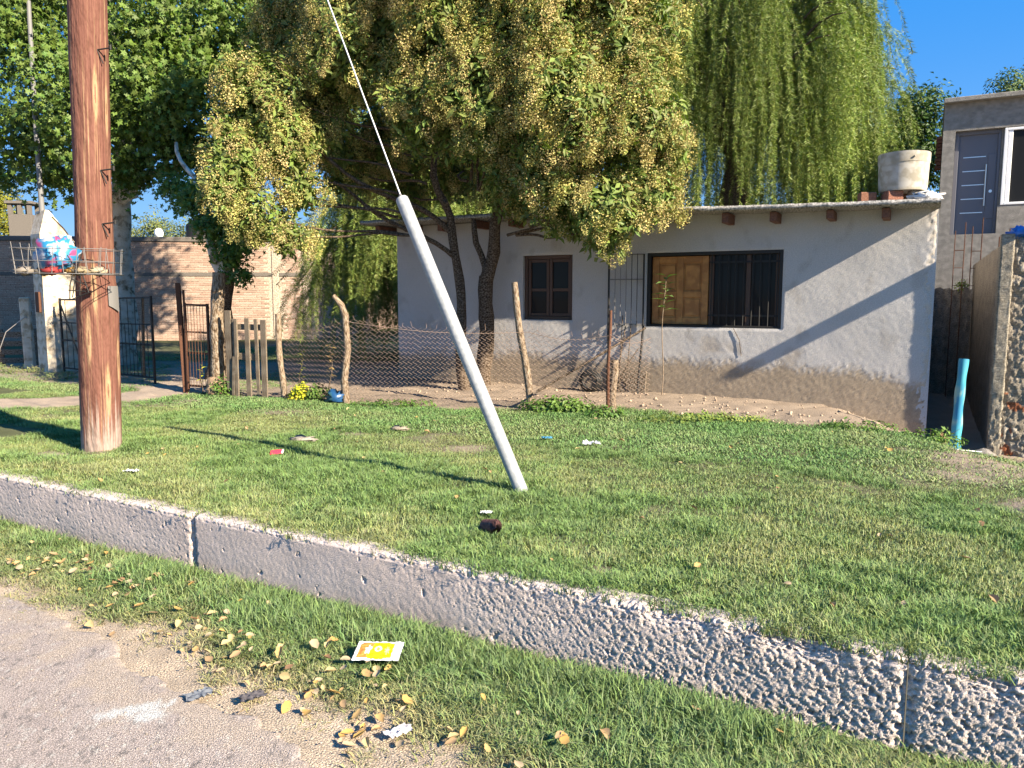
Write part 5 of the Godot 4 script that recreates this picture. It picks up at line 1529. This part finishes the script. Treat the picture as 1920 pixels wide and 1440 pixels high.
# ------------------------------------------------------------------ grass
func tuft_mesh(blades: int, spread: float, hgt: float, lean: float, wd: float) -> ArrayMesh:
	var mb := MB.new()
	for i in blades:
		var o := Vector3(rr(-1, 1), 0, rr(-1, 1)) * spread
		var a := rr(0, TAU)
		var h := hgt * rr(0.5, 1.2)
		var d := Vector3(cos(a), 0, sin(a))
		var l := rr(0.2, 1.0) * lean
		var x := d.cross(Vector3.UP).rotated(Vector3.UP, rr(-1.2, 1.2)) * wd * rr(0.7, 1.2)
		var p1 := o + Vector3(0, h * 0.6, 0) + d * h * l * 0.4
		var p2 := o + Vector3(0, h * (1.0 - 0.35 * l), 0) + d * h * l * 1.1
		var nn := (Vector3.UP * 0.6 + x.cross(p1 - o).normalized() * (1.0 if x.cross(p1 - o).y > 0 else -1.0)).normalized()
		var dry := rr(0, 1) < 0.16
		mb.col = Color(2.6, 1.75, 2.6) if dry else Color(rr(0.75, 1.2), rr(0.85, 1.15), rr(0.6, 1.1))
		var i0 := mb.vert(o - x, nn); mb.vert(o + x, nn); mb.vert(p1 - x * 0.8, nn); mb.vert(p1 + x * 0.8, nn); mb.vert(p2, nn)
		mb.tri_i(i0, i0 + 1, i0 + 2); mb.tri_i(i0 + 1, i0 + 3, i0 + 2); mb.tri_i(i0 + 2, i0 + 3, i0 + 4)
	return mb.mesh()

func grass() -> void:
	var short := tuft_mesh(30, 0.06, 0.036, 1.0, 0.0019)
	var mid := tuft_mesh(34, 0.065, 0.06, 0.9, 0.0021)
	var long := tuft_mesh(34, 0.07, 0.105, 0.85, 0.0023)
	var far := tuft_mesh(32, 0.12, 0.042, 1.0, 0.004)
	var xs := [[], [], [], []]; var cs := [[], [], [], []]
	var bands := [[0.05, 0.2, 700.0, 0, 0], [0.06, 1.4, 900.0, -1.6, 4.2], [1.4, 3.2, 560.0, -5.0, 5.0], [3.2, 7.0, 300.0, -8.0, 6.5], [7.0, 19.0, 60.0, -11.0, 6.0]]
	for b in bands:
		var u0: float = -6.0 if b[0] < 1.0 else (-9.5 if b[0] < 2.0 else -13.0)
		var u1: float = 4.5 if b[0] < 1.0 else 6.5
		if b[0] > 6.0: u0 = -14.0
		var cnt := int((u1 - u0) * (b[1] - b[0]) * b[2])
		for i in cnt:
			var u := rr(u0, u1); var k := rr(b[0], b[1])
			var p := kpos(u, k)
			if absf(p.x) > -p.z * 0.72 + 0.5: continue
			var hc := hcoord(p)
			if hc.x > -7.7 and hc.x < 0.02 and hc.y < 0.03 and hc.y > -6.1: continue
			if hc.x > 0.55 and hc.y < 0.2: continue
			var g := green(p.x, p.z)
			if rr(0, 1) > g * 1.1 - 0.06: continue
			p.y = lawn_y(p.x, p.z) - 0.004
			var lush := nz.get_noise_2d(p.x * 1.1 + 50.0, p.z * 1.1) + 0.6 * nz.get_noise_2d(p.x * 3.5, p.z * 3.5)
			var tall := lush > 0.22 or (k < 0.5 and rr(0, 1) < 0.4) or Vector2(p.x - 0.05, p.z + 5.2).length() < 0.35 * rr(0.4, 1.2)
			var kind := 3 if b[0] > 3.0 else (1 if tall and k < 3.2 else 0)
			if b[1] < 0.3: kind = 1 if rr(0, 1) < 0.35 else 0
			var s := rr(0.7, 1.2) * (0.55 + 0.5 * g) * (0.8 if k > 2.0 else 1.0)
			xs[kind].append(Transform3D(Basis(Vector3.UP, rr(0, TAU)).scaled(Vector3(1, s, 1) * rr(0.85, 1.15)), p))
			var dry := clampf(0.5 - lush * 0.9 + rr(-0.35, 0.35) - 0.25 * g, 0, 1)
			cs[kind].append(Color(0.16, 0.252, 0.094).lerp(Color(0.31, 0.315, 0.16), dry * 0.8) * rr(0.85, 1.15))
	var root := struct_stuff("lawn_grass", "short green lawn grass between kerb and house", "grass")
	scatter(root, "short_blades", short, M.grass, xs[0], cs[0])
	scatter(root, "tall_blades", mid, M.grass, xs[1], cs[1])
	scatter(root, "distant_blades", far, M.grass, xs[3], cs[3])
	# verge: longer, ranker
	var vx := [[], []]; var vc := [[], []]
	var cnt := int(8.6 * 1.75 * 1050.0)
	for i in cnt:
		var u := rr(-5.8, 2.8); var k := rr(-1.7, -0.035)
		var p := kpos(u, k)
		if absf(p.x) > -p.z * 0.72 + 0.4: continue
		var g := green(p.x, p.z)
		if rr(0, 1) > g * 1.05 - 0.02: continue
		p.y = verge_y(u, k) - 0.004
		var lush := nz.get_noise_2d(p.x * 1.5 + 20.0, p.z * 1.5) + 0.5 * nz.get_noise_2d(p.x * 4.0, p.z * 4.0)
		var kind := 1 if g > 0.86 and lush + 0.6 * ss(-0.7, -0.15, k) > rr(0.0, 0.9) else 0
		var s := rr(0.65, 1.15) * (0.35 + 0.65 * g) * lerpf(0.5, 1.0, ss(-0.04, -0.2, k))
		vx[kind].append(Transform3D(Basis(Vector3.UP, rr(0, TAU)).scaled(Vector3(1, s, 1) * rr(0.85, 1.15)), p))
		var dry := clampf(0.95 - g * 1.0 - lush * 0.4 + rr(-0.3, 0.3), 0, 1)
		vc[kind].append(Color(0.145, 0.222, 0.088).lerp(Color(0.40, 0.345, 0.20), dry * 0.9) * rr(0.85, 1.15))
	root = struct_stuff("verge_grass", "ragged taller grass between kerb and road edge", "grass")
	scatter(root, "short_blades", mid, M.grass, vx[0], vc[0])
	scatter(root, "tall_blades", long, M.grass, vx[1], vc[1])

func struct_stuff(called: String, label: String, category: String) -> Node3D:
	var o := thing(called, label, category)
	o.set_meta("kind", "stuff")
	return o

# ------------------------------------------------------------------ weeds, shrubs, sapling
func clump(called: String, label: String, category: String, at: Vector3, r: Vector3, cnt: int, tint: Color, tint2: Color, ln: float, wd: float, group := "") -> void:
	var t := thing(called, label, category, at, 0.0, group)
	var mb := MB.new()
	for i in 7: limb(mb, Vector3(rr(-0.3, 0.3) * r.x, -0.03, rr(-0.3, 0.3) * r.z), Vector3(rr(-0.8, 0.8) * r.x, r.y * rr(0.6, 1.3), rr(-0.8, 0.8) * r.z), 0.005, 0.002, 0.02, 4)
	part(t, "stems", mb, M.bark)
	var xfs := []; var cols := []
	for i in cnt:
		var d := Vector3(rr(-1, 1), rr(0.0, 1.0), rr(-1, 1))
		if Vector2(d.x, d.z).length() > 1.0: continue
		d.y *= 1.0 - 0.6 * Vector2(d.x, d.z).length_squared()
		xfs.append(Transform3D(rand_basis(Vector3(d.x, 1, d.z + 0.3), 0.5).scaled(Vector3.ONE * rr(0.7, 1.2)), d * r + Vector3(0, 0.02, 0)))
		cols.append(tint.lerp(tint2, rr(0, 1)) * rr(0.8, 1.2))
	scatter(t, "leaves", twig_mesh(7, ln, wd, ln * 0.8), M.leaf, xfs, cols)

func gy(x: float, z: float) -> Vector3: return Vector3(x, lawn_y(x, z), z)

func small_plants() -> void:
	var g1 := Color(0.06, 0.12, 0.025); var g2 := Color(0.13, 0.22, 0.04); var yl := Color(0.42, 0.45, 0.02)
	clump("weed_clump", "broad leafy green weeds at the foot of the leaning fence post", "weeds", gy(0.55, -9.05), Vector3(0.48, 0.16, 0.16), 150, g1, g2, 0.06, 0.035)
	clump("weed_clump", "small weeds around the thin rusty fence stick", "weeds", gy(1.05, -8.65), Vector3(0.22, 0.10, 0.12), 50, g1, g2, 0.05, 0.03)
	clump("weed_clump", "low ragged weed strip along the bare soil before the barred window", "weeds", gy(2.05, -8.35), Vector3(0.75, 0.08, 0.15), 130, g2, Color(0.2, 0.24, 0.06), 0.05, 0.022)
	clump("weed_clump", "dense dark weeds in the dip before the dark passage", "weeds", gy(4.25, -7.75), Vector3(0.42, 0.16, 0.2), 130, g1, g2, 0.05, 0.03)
	clump("weed_clump", "low weeds on the bank below the stained wall corner", "weeds", gy(3.6, -7.9), Vector3(0.4, 0.08, 0.15), 70, g1, g2, 0.045, 0.025)
	clump("weed_clump", "low green weeds under the netting beside the bent stick post", "weeds", gy(-1.5, -9.5), Vector3(0.55, 0.08, 0.12), 90, g1, g2, 0.045, 0.022)
	clump("shrub", "green leafy shrub beside the bent stick post", "shrub", gy(-2.62, -10.0), Vector3(0.28, 0.22, 0.15), 110, g1, g2, 0.055, 0.035)
	clump("shrub", "bright yellow leaved shrub at the fence foot", "shrub", gy(-2.78, -9.95), Vector3(0.13, 0.26, 0.10), 55, yl, Color(0.35, 0.3, 0.03), 0.045, 0.03)
	clump("shrub", "grassy weed beside the thick wooden gate post", "weeds", gy(-3.95, -10.45), Vector3(0.14, 0.28, 0.10), 45, g1, g2, 0.05, 0.025)
	tall_plant("flowering_plant", "thin yellow leaved plant growing behind the netting", gy(-2.82, -10.2), 0.62, 9, yl, 0.08)
	tall_plant("flowering_plant", "yellow flowering stalk before the rusty wicket", gy(-4.3, -10.55), 0.42, 7, Color(0.5, 0.5, 0.02), 0.09)
	tall_plant("dried_plant", "dry tan stalk with withered leaves behind the bent stick post", gy(-2.42, -10.1), 0.72, 13, Color(0.42, 0.28, 0.1), 0.10)
	tall_plant("sapling", "young green sapling standing before the varnished shutter", HC + HX * -3.12 + HZ * 0.22 + Vector3(0, 0.03, 0), 1.60, 16, Color(0.14, 0.24, 0.07), 0.19)
	clump("weed_clump", "yellow weed growing on the rubble wall in the passage", "weeds", HC + HX * 0.45 + HZ * -5.6 + Vector3(0, 1.5, 0), Vector3(0.12, 0.16, 0.1), 22, Color(0.3, 0.32, 0.04), g2, 0.06, 0.03)
	for q in [[-8.9, -13.7, 0.5], [-10.0, -14.3, 0.6], [-7.4, -12.7, 0.5]]:
		clump("weed_clump", "dry scrubby weeds around the foot of the meter pillar and gate", "weeds", gy(q[0], q[1]), Vector3(q[2], 0.12, 0.3), 90, Color(0.17, 0.17, 0.09), Color(0.13, 0.17, 0.06), 0.05, 0.02, "scrub by the meter pillar")

func tall_plant(called: String, label: String, at: Vector3, h: float, leaves: int, tint: Color, ln: float) -> void:
	var t := thing(called, label, "plant", at)
	var mb := MB.new()
	var w := wander(Vector3(0, -0.05, 0), Vector3(0.03, h, 0.0), 10, 0.03, 0.009, 0.004)
	mb.tube(w[0], w[1], 6, true)
	part(t, "stem", mb, M.post_wood if called == "sapling" else M.bark)
	for i in leaves:
		mb = MB.new()
		var y := h * (0.45 + 0.55 * i / (leaves - 1.0)) if called != "sapling" else h * (0.72 + 0.28 * i / (leaves - 1.0))
		var a := i * 2.3
		var z := Vector3(cos(a), rr(-0.2, 0.5), sin(a)).normalized()
		var x := Vector3.UP.cross(z).normalized()
		var k := rr(0.7, 1.1)
		mb.col = tint * rr(0.8, 1.2)
		var st := Vector3(0.03 * y / h, y, 0)
		leaf_shape(mb, Transform3D(Basis(x, z.cross(x), z), st), ln * k, ln * 0.42 * k, 0.15)
		mb.tube([st - z * 0.01, st + z * 0.02], [0.002, 0.002], 3, false)
		part(t, "leaf", mb, M.leaf)

# ------------------------------------------------------------------ litter
func dry_leaf_mesh(k: int) -> ArrayMesh:
	var mb := MB.new()
	var cs := [Color(0.45, 0.30, 0.13), Color(0.42, 0.28, 0.15), Color(0.48, 0.38, 0.19), Color(0.25, 0.15, 0.085), Color(0.44, 0.34, 0.215), Color(0.47, 0.30, 0.10)]
	mb.col = cs[k]
	var n := 7
	var curl := rr(-1.6, 2.2); var cup := rr(0.1, 1.4)
	var wmax := rr(0.5, 0.72)
	mb.grid(n, 5, func(i, j):
		var t := float(i) / (n - 1); var s: float = (j / 4.0 - 0.5) * 2.0
		var w := wmax * 0.5 * pow(sin(PI * pow(t, 0.75)), 0.7) + 0.001
		if i > 0 and i < n - 1 and absf(s) > 0.9: w *= 1.0 + 0.14 * sin(i * 2.7 + k)
		var y: float = curl * 0.25 * (t - 0.5) * (t - 0.5) + cup * w * s * s * 0.6
		var f := 0.85 + 0.3 * absf(nf.get_noise_2d(t * 6.0 + k * 9.0, s * 4.0))
		return [Vector3((t - 0.5), y, w * s) * 0.075, cs[k] * f])
	mb.grid_faces(0, n, 5)
	mb.col = cs[3]
	mb.tube([Vector3(-0.0375, 0.003, 0), Vector3(-0.058, 0.01, 0.004)], [0.0012, 0.001], 3, false)
	return mb.mesh()

func crumple(mb: MB, r: float, cc: Color) -> void:
	var sd := rr(0, 90)
	mb.grid(12, 9, func(i, j):
		var a: float = i / 11.0 * 2.0 - 1.0; var b: float = j / 8.0 * 2.0 - 1.0
		var e := 1.0 + 0.35 * nf.get_noise_2d(a * 2.0 + sd, b * 2.0)
		var y := 0.55 * absf(nf.get_noise_2d(a * 2.2 + sd * 2.0, b * 2.2)) * r
		return [Vector3(a * e, 0, b * e * 0.6) * r + Vector3(0, y, 0), cc])
	for i in mb.n.size(): mb.n[i] = -mb.n[i]
	grid_faces_flip(mb, 0, 12, 9)

func litter() -> void:
	var lv := []
	for k in 12: lv.append(dry_leaf_mesh(k % 6))
	var tones := ["golden", "tan", "straw yellow", "dark brown", "pale beige", "orange yellow"]
	# fallen leaves on the verge: drifts given as u, k, spread u, spread k, how many
	var drifts := [[-3.05, -0.55, 0.4, 0.22, 30], [-3.3, -0.72, 0.35, 0.1, 10], [-2.3, -0.62, 0.3, 0.14, 16], [-1.85, -0.75, 0.4, 0.2, 16], [-1.35, -0.82, 0.3, 0.15, 14], [-0.95, -0.85, 0.3, 0.18, 22], [-0.5, -0.85, 0.25, 0.18, 24], [-0.25, -1.05, 0.3, 0.16, 18], [-0.35, -0.62, 0.06, 0.1, 7], [0.1, -1.0, 0.3, 0.2, 12], [0.7, -0.75, 0.5, 0.25, 9], [-3.9, -0.55, 0.5, 0.15, 12], [1.3, -0.45, 0.5, 0.2, 5], [-2.0, -0.45, 0.6, 0.15, 8]]
	for d in drifts:
		for i in d[4]:
			var u: float = d[0] + rng.randfn() * d[2] * 0.6; var k: float = minf(d[1] + 0.1 + rng.randfn() * d[3] * 0.7, -0.06)
			var p := kpos(u, k)
			p.y = verge_y(u, k) + 0.014 + 0.055 * green(p.x, p.z) * rr(0.7, 1.1)
			if k < road_edge(u) - 0.02: p.y = verge_y(u, k) + 0.022
			var w := rng.randi() % 12
			if w % 6 == 3 and rr(0, 1) < 0.6: w = 4
			var on_road := k < road_edge(u) + 0.05
			var o := single("fallen_leaf", lv[w], M.dry_leaf, "%s dry leaf fallen %s" % [tones[w % 6], "on the sandy road edge" if on_road else "on the grass verge before the kerb"], "leaf", p, "%s leaves %s" % [tones[w % 6], "on the road edge" if on_road else "on the verge"])
			o.basis = rand_basis(Vector3(0, 1, 0.15), 0.5).scaled(Vector3.ONE * rr(0.32, 0.8))
	for i in 70:
		var u := rr(-4.5, 3.2); var k := 0.15 + 4.8 * pow(rr(0, 1), 1.2)
		var p := kpos(u, k)
		if absf(p.x) > -p.z * 0.66: continue
		p.y = lawn_y(p.x, p.z) + 0.03
		var w := rng.randi() % 12
		var o := single("fallen_leaf", lv[w], M.dry_leaf, "small %s dry leaf lying on the lawn behind the kerb" % tones[w % 6], "leaf", p, "%s leaves on the lawn" % tones[w % 6])
		o.basis = rand_basis(Vector3(0, 1, 0.2), 0.5).scaled(Vector3.ONE * rr(0.35, 0.75))
	var clod := MB.new()
	clod.lump(Vector3.ZERO, Vector3(0.02, 0.013, 0.017), nf, 1.0, 2.5, 5, 7)
	var kx := []; var kc := []
	for i in 420:
		var hx := rr(-7.4, -0.2); var hz := rr(0.05, 1.5)
		var p := HC + HX * hx + HZ * hz
		if green(p.x, p.z) > 0.45: continue
		p.y = lawn_y(p.x, p.z) + 0.008
		kx.append(Transform3D(rand_basis(Vector3.UP, 0.8).scaled(Vector3.ONE * rr(0.3, 1.0) * rr(0.5, 1.3)), p))
		kc.append(Color(0.40, 0.31, 0.23).lerp(Color(0.28, 0.21, 0.155), rr(0, 1)))
	var kr := struct_stuff("soil_clods", "small clods and crumbs on the bare soil before the house", "soil")
	scatter(kr, "clods", clod.mesh(), M.plain, kx, kc)
	# snack packet lying flat on the verge
	var mb := MB.new()
	var nu := 64; var nv := 48
	mb.grid(nu, nv, func(i, j):
		var x := float(i) / (nu - 1); var z := float(j) / (nv - 1)
		var cc := Color(0.82, 0.82, 0.83)
		var wob := 0.03 * sin(x * 9.0) + 0.03 * sin(z * 7.0 + 2.0)
		if x > 0.07 and x < 0.82 and z > 0.09 + wob and z < 0.95 - wob:
			cc = Color(0.80, 0.24, 0.05) if x < 0.34 + 0.04 * sin(z * 6.0) else Color(0.86, 0.56, 0.0)
		var q := Vector2((x - 0.50) / 0.075, (z - 0.5) / 0.16); q = q.rotated(0.3)
		if q.length() < 1.0: cc = Color(0.85, 0.78, 0.55)
		if q.length() < 0.5: cc = Color(0.78, 0.35, 0.05)
		var q2 := Vector2((x - 0.28) / 0.06, (z - 0.5) / 0.2)
		if q2.length() + 0.3 * sin(q2.angle() * 5.0) < 1.0: cc = Color(0.85, 0.8, 0.7)
		var q3 := Vector2((x - 0.70) / 0.05, (z - 0.55) / 0.18)
		if q3.length() + 0.4 * sin(q3.angle() * 7.0) < 0.8: cc = Color(0.85, 0.72, 0.25)
		if x > 0.82 and x < 0.97 and z > 0.3 and z < 0.93 and absf(nf.get_noise_2d(x * 17.0, z * 13.0)) < 0.07: cc = Color(0.05, 0.06, 0.1)
		if x > 0.08 and x < 0.8 and nf.get_noise_2d(x * 5.0 + 8.0, z * 16.0) > 0.5: cc = cc * 0.45
		var y := 0.012 * sin(PI * x) * sin(PI * z) + 0.006 * nf.get_noise_2d(x * 5.0, z * 5.0)
		return [Vector3((x - 0.5) * 0.235 + 0.015 * (0.5 - z) , y, (z - 0.5) * 0.17), Color(cc.r, cc.g, cc.b)])
	for i in mb.n.size(): mb.n[i] = -mb.n[i]
	grid_faces_flip(mb, 0, nu, nv)
	var pebbles := MB.new()
	pebbles.lump(Vector3.ZERO, Vector3(0.006, 0.004, 0.005), nf, 0.8, 3.0, 4, 6)
	var gx := []; var gc := []
	for i in 1100:
		var u := rr(-4.6, 0.9); var dk := rr(-0.25, 1.5) * rr(0.3, 1.0)
		var e := road_edge(u)
		var p := kpos(u, e - dk)
		p.y = maxf(verge_y(u, e - dk), -0.296) + 0.014 + 0.02 * ss(0.0, 1.2, dk)
		gx.append(Transform3D(rand_basis(Vector3.UP, 0.6).scaled(Vector3.ONE * rr(0.2, 0.9)), p))
		gc.append(Color(0.36, 0.31, 0.27).lerp(Color(0.16, 0.14, 0.12), rr(0, 1)))
	var gr := struct_stuff("road_grit", "loose grit and small pebbles on the old asphalt edge", "grit")
	scatter(gr, "pebbles", pebbles.mesh(), M.plain, gx, gc)
	var pk := single("snack_packet", mb, M.plastic, "flattened yellow, orange and white snack packet lying on the verge grass", "packet", Vector3(-0.605, -0.235, -3.325))
	pk.rotation_degrees = Vector3(7, 2, -2); pk.scale = Vector3.ONE * 0.88
	# odds and ends
	mb = MB.new(); mb.col = Color(0.72, 0.05, 0.09)
	mb.bx(-0.055, 0.04, 0.0, 0.012, -0.04, 0.04, 0.003); mb.col = Color(0.8, 0.78, 0.76); mb.bx(0.0405, 0.055, 0.001, 0.011, -0.038, 0.038, 0.002)
	var rd := single("red_carton", mb, M.plain, "small flattened red carton lying on the lawn before the stay pipe", "carton", gy(-2.02, -6.5) + Vector3(0, 0.04, 0))
	rd.rotation_degrees = Vector3(12, 10, 4)
	mb = MB.new()
	mb.tube([Vector3(0, 0, -0.06), Vector3(0, 0, 0.05), Vector3(0, 0, 0.055), Vector3(0, 0, 0.05), Vector3(0, 0, -0.03)], [0.04, 0.042, 0.038, 0.03, 0.028], 16)
	mb.col = Color.WHITE
	for i in mb.c.size(): mb.c[i] = Color(0.20, 0.10, 0.085)
	var tin := single("rusty_tin", mb, M.concrete, "small open rusty tin lying on the lawn above the kerb", "tin", gy(-0.12, -4.27) + Vector3(0, 0.055, 0))
	tin.rotation_degrees = Vector3(-12, 35, 0)
	mb = MB.new()
	mb.lump(Vector3.ZERO, Vector3(0.10, 0.085, 0.07), nf, 1.3, 1.8, 16, 22, func(d): return Color(0.018, 0.07, 0.17) if d.x > -0.3 else Color(0.04, 0.12, 0.14))
	single("blue_bag", mb, M.plastic, "crumpled dark blue plastic bag at the foot of the bent stick post", "bag", gy(-2.25, -9.72) + Vector3(0, 0.07, 0))
	for q in [[0.33, -7.2, 0.05, Color(0.06, 0.22, 0.35), "small blue plastic scrap lying on the lawn"], [0.72, -6.9, 0.08, Color(0.5, 0.5, 0.55), "grey plastic film scrap lying on the lawn before the house"], [-1.15, -7.75, 0.09, Color(0.35, 0.3, 0.24), "flat brown stone lying on the lawn behind the stay pipe"], [-1.95, -7.05, 0.12, Color(0.36, 0.32, 0.27), "wide flat stone set in the lawn"], [-2.9, -5.75, 0.05, Color(0.75, 0.74, 0.7), "white paper scrap on the lawn below the wooden pole"], [-0.16, -4.65, 0.035, Color(0.7, 0.69, 0.66), "tiny white plastic scrap beside the rusty tin"]]:
		mb = MB.new(); mb.col = q[3]
		if q[4].contains("stone"): mb.lump(Vector3.ZERO, Vector3(q[2], 0.022, q[2] * 0.7), nf, 1.2, 1.8, 12, 18)
		else: crumple(mb, q[2], q[3])
		single("stone" if q[4].contains("stone") else "plastic_scrap", mb, M.concrete if q[4].contains("stone") else M.plain, q[4], "stone" if q[4].contains("stone") else "scrap", gy(q[0], q[1]) + Vector3(0, 0.03, 0))
	for q in [[-0.66, -1.02, 0.05, 0.03, Color(0.09, 0.08, 0.085), "crumpled black plastic strip on the sandy road edge"], [-0.86, -1.12, 0.055, 0.018, Color(0.14, 0.15, 0.17), "dark torn wrapper on the sandy road edge"], [0.02, -0.93, 0.05, 0.03, Color(0.5, 0.46, 0.46), "pale crushed paper among dry leaves on the verge"]]:
		mb = MB.new(); mb.col = q[4]
		crumple(mb, q[2], q[4])
		var p := kpos(q[0], q[1]); p.y = verge_y(q[0], q[1]) + 0.025
		var w := single("plastic_scrap", mb, M.plain, q[5], "scrap", p)
		w.rotation_degrees.y = 40.0
